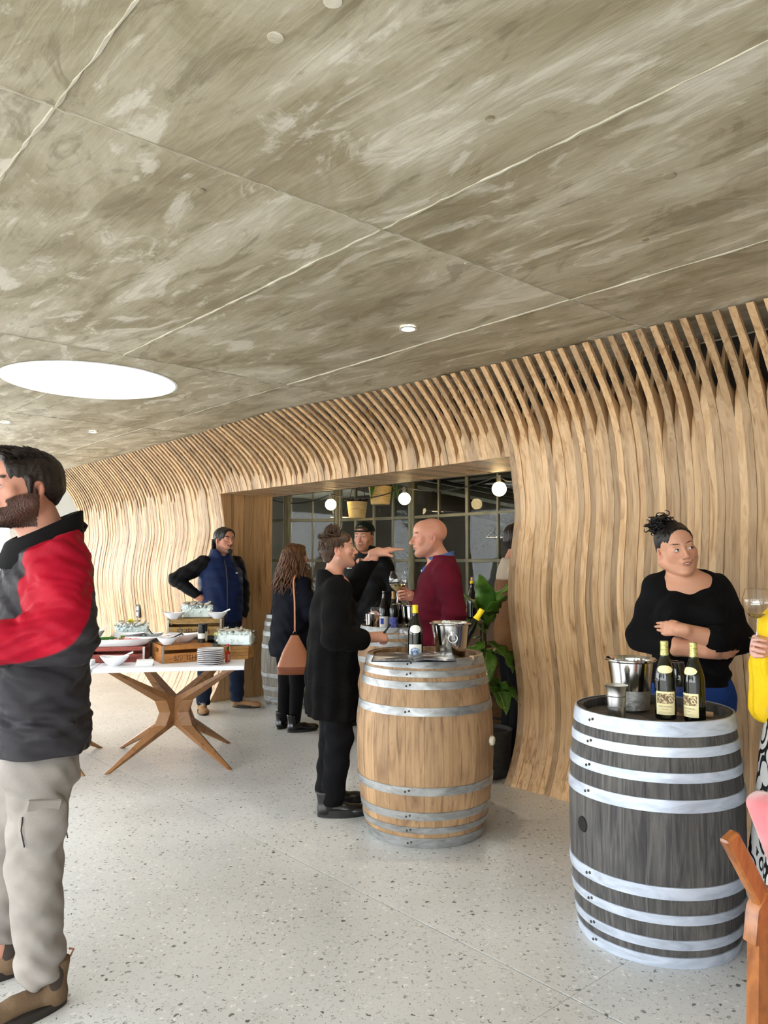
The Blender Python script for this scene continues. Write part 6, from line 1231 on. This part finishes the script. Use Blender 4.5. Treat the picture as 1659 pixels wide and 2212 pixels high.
# ================================================================ 6. woman with long wavy hair and the tan bag
def woman_curly():
    P = person('woman with long wavy brown hair, navy coat and tan shoulder bag, seen from behind', (-.79, 6.78, 0), 132)
    hc = np.array((.0, -.03, 1.475)); g = .98; R = rot(yaw=-18, pitch=-4); H_ = SDF((-.18, -.24, 1.2), (.18, .14, 1.62), .005); head(H_, R, hc, g, 1, .95, (0, .02, 1.3), .05)
    bc = core([((0, .01, 1.26), (0, .02, .9), .1, .12), ((.08, .02, .86), (.08, .0, .45), .08, .055), ((.08, 0, .45), (.08, .04, .1), .045, .038), ((-.08, .02, .86), (-.08, .0, .45), .08, .055), ((-.08, 0, .45), (-.08, .04, .1), .045, .038), ((.15, .01, 1.26), (.2, -.02, 1.02), .045, .04), ((.2, -.02, 1.02), (.12, -.2, 1.1), .038, .03), ((-.15, .01, 1.26), (-.21, .0, 1.0), .045, .04), ((-.21, 0, 1.0), (-.16, -.16, .92), .038, .03)])
    A = SDF((-.02, -.38, 1.0), (.24, -.1, 1.24), .006); hand(A, (.12, -.2, 1.1), (-.2, -1, .2), (.9, -.1, .2), 1, ((.9, 1., .5),) * 4, (.4, .8, .3), .9)
    sdf_obj('body', [H_, bc, A], 'skin', P, face_color(R, hc, g, (206, 152, 130))); eyes(P, R, hc, g)
    sdf_obj('hair', hair_cap(R, hc, g, .005, .012, .075, nape=-.1, amp=.0025, freq=200, temple=.012), 'hair_curly', P)
    rg = np.random.default_rng(21); lines = []
    for i in range(260):
        a = rg.uniform(-2.25, 2.25); e_ = rg.uniform(.0, 1.2); n_ = np.array((sin(a) * cos(e_), cos(a) * cos(e_), sin(e_))); p0 = np.array((0, .026, .036)) + n_ * (.084, .104, .094); L_ = rg.uniform(.26, .36) + .1 * sin(e_); ph = rg.uniform(0, 6.3); pts = []; w = rg.uniform(.013, .022)
        for t in np.linspace(0, 1, 15):
            out = .05 * t + .06 * t * t; q = p0 + np.array((n_[0] * out * 1.1, n_[1] * out * .9, -L_ * t + .02 * sin(t * 3))) + w * t ** .5 * np.array((sin(t * 14 + ph), cos(t * 13 + ph), 0)); q[1] = max(q[1], -.045 + .02 * abs(sin(ph))) if abs(q[0]) < .09 and q[2] < .02 else q[1]; pts.append(hc + R @ (q * g))
        lines.append((pts, rg.uniform(.8, 1.5)))
    strands(lines, .0062, 'hair_curly', P, 'hair_waves', 6)
    C = SDF((-.32, -.32, .58), (.32, .24, 1.4), .0075); C.loft([(.58, 0, .03, .19, .15), (.7, 0, .03, .2, .16), (.9, 0, .025, .185, .145), (1.1, 0, .02, .175, .13), (1.22, 0, .02, .168, .11), (1.29, 0, .025, .12, .085), (1.34, 0, .03, .075, .07)], .02); C.chain([(.13, .015, 1.245), (.205, -.02, 1.0), (.13, -.18, 1.085)], [.078, .066, .048], .03); C.chain([(-.13, .015, 1.245), (-.215, .0, 1.0), (-.165, -.14, .925)], [.078, .066, .05], .03)
    C.ell((0, -.03, 1.4), (.06, .07, .1), .006, 's'); C.fold(wr(.004, 36, 6.)); C.half((0, 0, .63), (0, 0, -1), .006); sdf_obj('coat', C, 'navy_wool', P, None, 1)
    T = SDF((-.2, -.2, .06), (.2, .22, .8), .009); legs_cloth(T, [(.075, .03, .75), (.075, .01, .42), (.075, .04, .1)], [(-.075, .03, .75), (-.075, .01, .42), (-.075, .04, .1)], [.09, .066, .05]); sdf_obj('leggings', T, 'black_cloth', P, None, 1)
    shoe(P, (-.08, .08, .0), -28, .25, .09, .1, 'boot_gloss', 'sole_black', boot=.05, name='ankle_boot', pitch=0); shoe(P, (.09, .06, 0), 10, .25, .09, .1, 'boot_gloss', 'sole_black', boot=.05, name='ankle_boot')
    bpy.context.view_layer.update(); q = P.matrix_world @ Vector((.075, -.29, 1.06)); wine_glass('small tulip glass of wine held by the woman with wavy hair', q, .92, .03, wide=.8)
    q = P.matrix_world @ Vector((-.21, .17, .52)); b = thing('shoulder_bag', 'tan leather bucket bag with a long strap on the wavy-haired woman', 'bag', q, rad(12))
    B = SDF((-.22, -.12, -.02), (.22, .12, .36), .007); B.loft([(0, 0, 0, .138, .07), (.05, 0, 0, .145, .075), (.18, 0, 0, .098, .055), (.28, 0, 0, .045, .03), (.31, 0, 0, .03, .02)], .01, 'u', 2.6); sdf_obj('bag_body', B, 'leather_tan', b, None, 1)
    B2 = SDF((-.22, -.14, -.03), (.22, .14, .1), .007); B2.loft([(-.01, 0, 0, .14, .074), (.05, 0, 0, .15, .081), (.055, 0, 0, .15, .081)], .01, 'u', 2.6); sdf_obj('bag_base', B2, 'leather_brown', b, None, 1)
    MB().lathe([(.014, -.003), (.017, 0), (.014, .003)], 16, (0, 0, .325), R=Rx(pi / 2)).obj('strap_ring', 'chrome_socket', b); MB().box((.03, .083, .085), (.05, .004, .025)).obj('maker_patch', 'leather_brown', b)
    inv = b.matrix_basis.inverted(); pw = [inv @ (P.matrix_world @ Vector(v)) for v in ((-.21, .17, .86), (-.2, .165, 1.1), (-.14, .125, 1.27), (-.1, .04, 1.345), (-.09, -.05, 1.28), (-.12, -.12, 1.1))]; MB().tube([(0, 0, .34)] + catmull([tuple(v) for v in pw], 4), .008, 8, flat_=.45).obj('strap', 'leather_tan', b)
woman_curly()

# ================================================================ 7. man in the cap
def man_cap():
    P = person('man in a black baseball cap and black zip jacket facing the guests', (-.165, 6.95, 0), -26)
    hc = np.array((.0, -.03, 1.66)); g = 1.02; R = rot(yaw=2, pitch=4); H_ = SDF((-.16, -.24, 1.38), (.16, .14, 1.84), .005); head(H_, R, hc, g, 0, 1, (0, .02, 1.49), .06, .6)
    bc = core([((0, .01, 1.42), (0, .02, 1.), .11, .12), ((0, .02, 1.), (0, .02, .9), .12, .12), ((.09, .02, .9), (.1, .0, .5), .085, .055), ((.1, 0, .5), (.1, .05, .1), .05, .04), ((-.09, .02, .9), (-.1, 0, .5), .085, .055), ((-.1, 0, .5), (-.1, .05, .1), .05, .04), ((.19, .02, 1.43), (.26, .04, 1.15), .05, .042), ((.26, .04, 1.15), (.2, -.16, 1.0), .042, .035), ((-.19, .02, 1.43), (-.26, .04, 1.15), .05, .042), ((-.26, .04, 1.15), (-.2, -.16, 1.0), .042, .035)])
    A = SDF((-.3, -.34, .86), (.3, -.06, 1.1), .007)
    for s in (-1, 1): hand(A, (s * .2, -.16, 1.), (-s * .3, -1, -.2), (s * .6, -.1, .8), -s, ((.5, .6, .3),) * 4)
    fc = face_color(R, hc, g, (204, 146, 120), (160, 92, 84), (84, 56, 36), (130, 82, 50), .7, .0045); sdf_obj('body', [H_, bc, A], 'skin', P, fc); eyes(P, R, hc, g)
    sdf_obj('hair', hair_cap(R, hc, g, .005, .004, .06, nape=-.05, amp=.0012, freq=300, temple=.024), 'hair_brown', P)
    CP = SDF(hc - (.16, .26, .1), hc + (.16, .16, .18), .005); CP.frame(R, hc); CP.ell(np.array((0, .02, .045)) * g, np.array((.089, .108, .092)) * g, 0); CP.half(np.array((0, 0, .054)) * g, (0, -.12, -1), .004); cp = sdf_obj('cap', CP.frame(), 'cap_cloth', P)
    vs = []; n = 14
    for k, zo in ((0, 0), (1, .006)):
        for i in range(n + 1):
            a = -1.15 + 2.3 * i / n
            for q in (0, 1):
                r0 = (.086 * sin(a), .02 - .104 * cos(a)); r1 = (.082 * sin(a), .02 - .104 * cos(a) - .075 * cos(a * 1.25)); x, y = r1 if q else r0; vs.append(hc + R @ (np.array((x, y, .056 - .006 * q - .1 * x * x * 10 * .2 * q + zo)) * g))
    m = 2 * (n + 1); fs = [(2 * i, 2 * i + 1, 2 * i + 3, 2 * i + 2) for i in range(n)] + [(m + 2 * i, m + 2 * i + 2, m + 2 * i + 3, m + 2 * i + 1) for i in range(n)] + [(2 * i + 1, m + 2 * i + 1, m + 2 * i + 3, 2 * i + 3) for i in range(n)]; MB().raw(vs, fs).obj('brim', 'cap_cloth', cp, True, 40)
    tv, tf = text_geo("A's", .052); out = []
    for x, y, _ in tv: a = x / .1; z = .066 + y; rr = .108 * math.sqrt(max(.1, 1 - ((z - .045) / .092) ** 2)) + .004; out.append(hc + R @ (np.array((rr * .83 * sin(a), .02 - rr * cos(a), z)) * g))
    MB().raw(out, tf).obj('cap_letters', 'label_white', cp, False)
    J = SDF((-.38, -.28, .84), (.38, .24, 1.62), .008); J.loft([(.86, 0, .01, .2, .15), (1.0, 0, .0, .205, .155), (1.2, 0, .0, .215, .15), (1.35, 0, .01, .21, .135), (1.43, 0, .02, .16, .11), (1.49, 0, .02, .105, .1), (1.58, 0, .015, .09, .094)], .02)
    for s in (-1, 1): J.chain([(s * .17, .02, 1.41), (s * .27, .04, 1.15), (s * .205, -.14, 1.01)], [.086, .07, .052], .03)
    J.ell((0, -.02, 1.62), (.076, .085, .14), .006, 's'); J.cone((0, -.2, 1.6), (0, -.1, 1.5), .05, .02, .01, 's'); J.fold(wr(.004, 36, 7.)); sdf_obj('jacket', J, 'black_puffer', P, None, 1)
    MB().tube([(0, -.11, 1.47), (0, -.138, 1.36), (0, -.156, 1.2), (0, -.16, 1.0)], .005, 6).obj('zip', 'zip', P)
    for x, parts in ((-.095, ((-.012, .0, .012, .012), (.004, .0, .012, .012), (.026, -.002, .018, .004))), (.1, ((-.02, -.004, .03, .004), (.0, .004, .034, .005), (.022, .01, .014, .004)))):
        mb = MB()
        for dx, dz, w, h in parts: mb.box((x + dx, -.157 + .75 * (x + dx) ** 2, 1.385 + dz), (w, .003, h))
        mb.obj('chest_emblem', 'label_white', P, False)
    T = SDF((-.22, -.18, .06), (.22, .22, .95), .01); T.loft([(.8, 0, .01, .18, .135), (.92, 0, .01, .18, .14)], .03); legs_cloth(T, [(.09, .02, .82), (.1, 0, .45), (.1, .05, .1)], [(-.09, .02, .82), (-.1, 0, .45), (-.1, .05, .1)], [.11, .08, .065]); sdf_obj('trousers', T, 'black_cloth', P, None, 1)
    for s in (-1, 1): shoe(P, (s * .1, .08, 0), s * 8, .27, .1, .09, 'boot_black', 'sole_black')
cloth('cap_cloth', (16, 24, 18), (24, 34, 26)); man_cap()

# ================================================================ 8. man in the brown coat, mostly hidden by the wall end
def man_brown():
    P = person('man in a brown coat with a beige yoke half hidden by the slatted wall end', (.975, 5.71, 0), 108)
    hc = np.array((.0, -.03, 1.60)); g = 1.02; R = rot(yaw=6); H_ = SDF((-.16, -.24, 1.34), (.16, .14, 1.78), .005); head(H_, R, hc, g, 0, 1, (0, .02, 1.44), .06)
    bc = core([((0, .01, 1.38), (0, .02, 1.), .11, .12), ((0, .02, 1.), (0, .02, .9), .12, .12), ((.08, .02, .9), (.09, .0, .5), .085, .055), ((.09, 0, .5), (.09, .05, .1), .05, .04), ((-.08, .02, .9), (-.09, 0, .5), .085, .055), ((-.09, 0, .5), (-.09, .05, .1), .05, .04), ((.16, .02, 1.38), (.2, .02, 1.1), .05, .042), ((.2, .02, 1.1), (.17, -.1, .88), .042, .035), ((-.16, .02, 1.38), (-.2, .02, 1.1), .05, .042), ((-.2, .02, 1.1), (-.17, -.1, .88), .042, .035)])
    A = SDF((-.24, -.24, .72), (.24, .04, .98), .007)
    for s in (-1, 1): hand(A, (s * .17, -.1, .88), (0, -.3, -1), (s * .9, -.1, 0), -s, ((.3, .4, .3),) * 4)
    sdf_obj('body', [H_, bc, A], 'skin', P, face_color(R, hc, g, (190, 134, 110), beard=(80, 56, 40), stub=.7)); eyes(P, R, hc, g)
    sdf_obj('hair', hair_cap(R, hc, g, .005, .008, .075, nape=-.06, amp=.0015, freq=300, temple=.02), 'hair_dark', P)
    J = SDF((-.34, -.26, .76), (.34, .24, 1.52), .008); J.loft([(.78, 0, .02, .19, .15), (1.0, 0, .01, .195, .15), (1.2, 0, .01, .2, .145), (1.32, 0, .015, .195, .13), (1.4, 0, .02, .15, .105), (1.47, 0, .02, .085, .085)], .02)
    for s in (-1, 1): J.chain([(s * .15, .02, 1.37), (s * .215, .02, 1.1), (s * .175, -.08, .91)], [.082, .068, .05], .03)
    J.ell((0, -.02, 1.53), (.07, .08, .1), .006, 's'); J.fold(wr(.003, 36, 8.)); br, be = L3((108, 70, 34)), L3((178, 162, 142))
    sdf_obj('coat', J, 'jacket_shell', P, lambda V: br + (be - br) * np.clip((V[:, 2] - 1.31) / .01, 0, 1)[:, None], 1)
    T = SDF((-.22, -.18, .06), (.22, .22, .9), .01); legs_cloth(T, [(.08, .02, .82), (.09, 0, .45), (.09, .05, .1)], [(-.08, .02, .82), (-.09, 0, .45), (-.09, .05, .1)], [.11, .08, .065]); sdf_obj('trousers', T, 'black_cloth', P, None, 1)
    for s in (-1, 1): shoe(P, (s * .09, .08, 0), s * 8, .27, .1, .09, 'boot_black', 'sole_black')
man_brown()

# ================================================================ 9. guest in the yellow scarf, mostly outside the view
def flower_print():
    m, N, L, b = bsdf('flower_print'); tc = N.new('ShaderNodeTexCoord'); wv = N.new('ShaderNodeTexNoise'); wv.inputs['Scale'].default_value = 6; wv.inputs['Detail'].default_value = 1; L.new(tc.outputs['Object'], wv.inputs[0])
    ad = N.new('ShaderNodeVectorMath'); ad.operation = 'MULTIPLY_ADD'; ad.inputs[1].default_value = (.12,) * 3; L.new(wv.outputs['Color'], ad.inputs[0]); L.new(tc.outputs['Object'], ad.inputs[2])
    vo = N.new('ShaderNodeTexVoronoi'); vo.inputs['Scale'].default_value = 9; L.new(ad.outputs[0], vo.inputs[0]); w = N.new('ShaderNodeMath'); w.operation = 'SINE'; mu = N.new('ShaderNodeMath'); mu.operation = 'MULTIPLY'; mu.inputs[1].default_value = 21; L.new(vo.outputs['Distance'], mu.inputs[0]); L.new(mu.outputs[0], w.inputs[0])
    gt = N.new('ShaderNodeMath'); gt.operation = 'GREATER_THAN'; gt.inputs[1].default_value = .35; L.new(w.outputs[0], gt.inputs[0]); mx = N.new('ShaderNodeMix'); mx.data_type = 'RGBA'; mx.inputs[6].default_value = lin((236, 236, 236)); mx.inputs[7].default_value = lin((14, 14, 18)); L.new(gt.outputs[0], mx.inputs[0]); L.new(mx.outputs[2], b.inputs['Base Color']); b.inputs['Roughness'].default_value = .8
flower_print()
def guest_yellow():
    P = person('guest in a yellow scarf and black-and-white flowered skirt holding up a wine glass', (1.64, 2.835, 0), -62)
    hc = np.array((.0, -.03, 1.53)); g = 1.; R = rot(yaw=4); H_ = SDF((-.16, -.24, 1.26), (.16, .14, 1.7), .005); head(H_, R, hc, g, .8, 1, (0, .02, 1.36), .055)
    # near arm lifts the glass; worked out in the body frame
    E1 = np.array((-.22, .02, 1.08)); W1 = np.array((-.1, -.17, 1.13)); bc = core([((0, .01, 1.3), (0, .02, .95), .1, .12), ((0, .02, .95), (0, .02, .85), .12, .13), ((.08, .02, .85), (.09, .0, .45), .085, .055), ((.09, 0, .45), (.09, .04, .1), .05, .04), ((-.08, .02, .85), (-.09, 0, .45), .085, .055), ((-.09, 0, .45), (-.09, .04, .1), .05, .04), ((.15, .01, 1.3), (.2, .0, 1.05), .045, .04), ((.2, 0, 1.05), (.1, -.15, .98), .04, .034), ((-.15, .01, 1.3), E1, .045, .04)])
    A = SDF(*bbox([E1, W1, W1 + (.02, -.12, -.06), W1 + (0, -.1, .08)], .07), .0045); A.cone(E1, W1, .04, .028, .01)
    hand(A, W1, (.12, -1, .08), (-.95, -.15, .2), 1, ((.95, 1.1, .5), (1.0, 1.15, .5), (1.05, 1.2, .5), (1.1, 1.2, .5)), (.15, .35, .1), .98, .03); A2 = SDF((.0, -.32, .84), (.2, -.08, 1.06), .006); hand(A2, (.1, -.15, .98), (-.4, -1, -.1), (.5, -.1, .8), -1, ((.5, .6, .3),) * 4)
    sdf_obj('body', [H_, bc, A, A2], 'skin', P, face_color(R, hc, g, (222, 176, 164))); eyes(P, R, hc, g)
    sdf_obj('hair', hair_cap(R, hc, g, .005, .012, .075, nape=-.1, amp=.002, freq=220, temple=.016), 'hair_brown', P)
    K = SDF((-.3, -.36, .55), (.3, .26, 1.46), .007); K.loft([(.78, 0, .0, .19, .16), (1.0, 0, .0, .17, .14), (1.2, 0, .0, .175, .135), (1.3, 0, .01, .16, .11), (1.36, 0, .015, .11, .09), (1.41, 0, .02, .09, .085)], .02)
    for s in (-1, 1): K.chain([(s * .13, .01, 1.3), (-.22, .02, 1.08) if s < 0 else (.2, 0, 1.05), tuple(E1 * .35 + W1 * .65) if s < 0 else (.12, -.12, .99)], [.075, .062, .045], .03)
    K.ell((0, -.02, 1.46), (.07, .08, .1), .006, 's'); K.fold(wr(.004, 40, 9.)); K.half((0, 0, .98), (0, 0, -1), .01); sdf_obj('cardigan', K, 'yellow_scarf', P, None, 1)
    sc = SDF((-.26, -.34, .52), (.2, .22, 1.42), .007)
    for x in (-.1, .06): sc.chain([(x * .8, -.06, 1.38), (x * 1.2, -.16, 1.2), (x * 1.3, -.185, 1.05), (x * 1.4, -.19, .9)], [.05, .055, .06, .064], .02)
    sc.chain([(-.08, -.06, 1.37), (0, .07, 1.4), (.08, -.06, 1.37)], [.045, .045, .045], .02); sc.fold(lambda X, Y, Z: .006 * np.sin(X * 160 + 6 * np.sin(Z * 5))); sdf_obj('scarf', sc, 'yellow_scarf', P, None, 1)
    KS = SDF((-.42, -.4, .18), (.42, .42, 1.02), .009); KS.loft([(.2, 0, .02, .36, .32), (.5, 0, .015, .31, .28), (.8, 0, .01, .28, .25), (.94, 0, .01, .24, .2), (1.0, 0, .01, .17, .14)], .02); KS.fold(lambda X, Y, Z: .012 * np.sin(9 * np.arctan2(X, Y)) * np.clip((.85 - Z) * 2, 0, 1)); sdf_obj('skirt', KS, 'flower_print', P, None, 1)
    for s in (-1, 1): shoe(P, (s * .09, .07, 0), s * 8, .25, .09, .09, 'boot_black', 'sole_black')
    bpy.context.view_layer.update(); q = P.matrix_world @ Vector((-.077, -.245, 1.16)); wine_glass('nearly empty balloon glass raised in the hand of the guest in yellow', q, .86, .018, emblem=-2.1, wide=1.12)
guest_yellow()
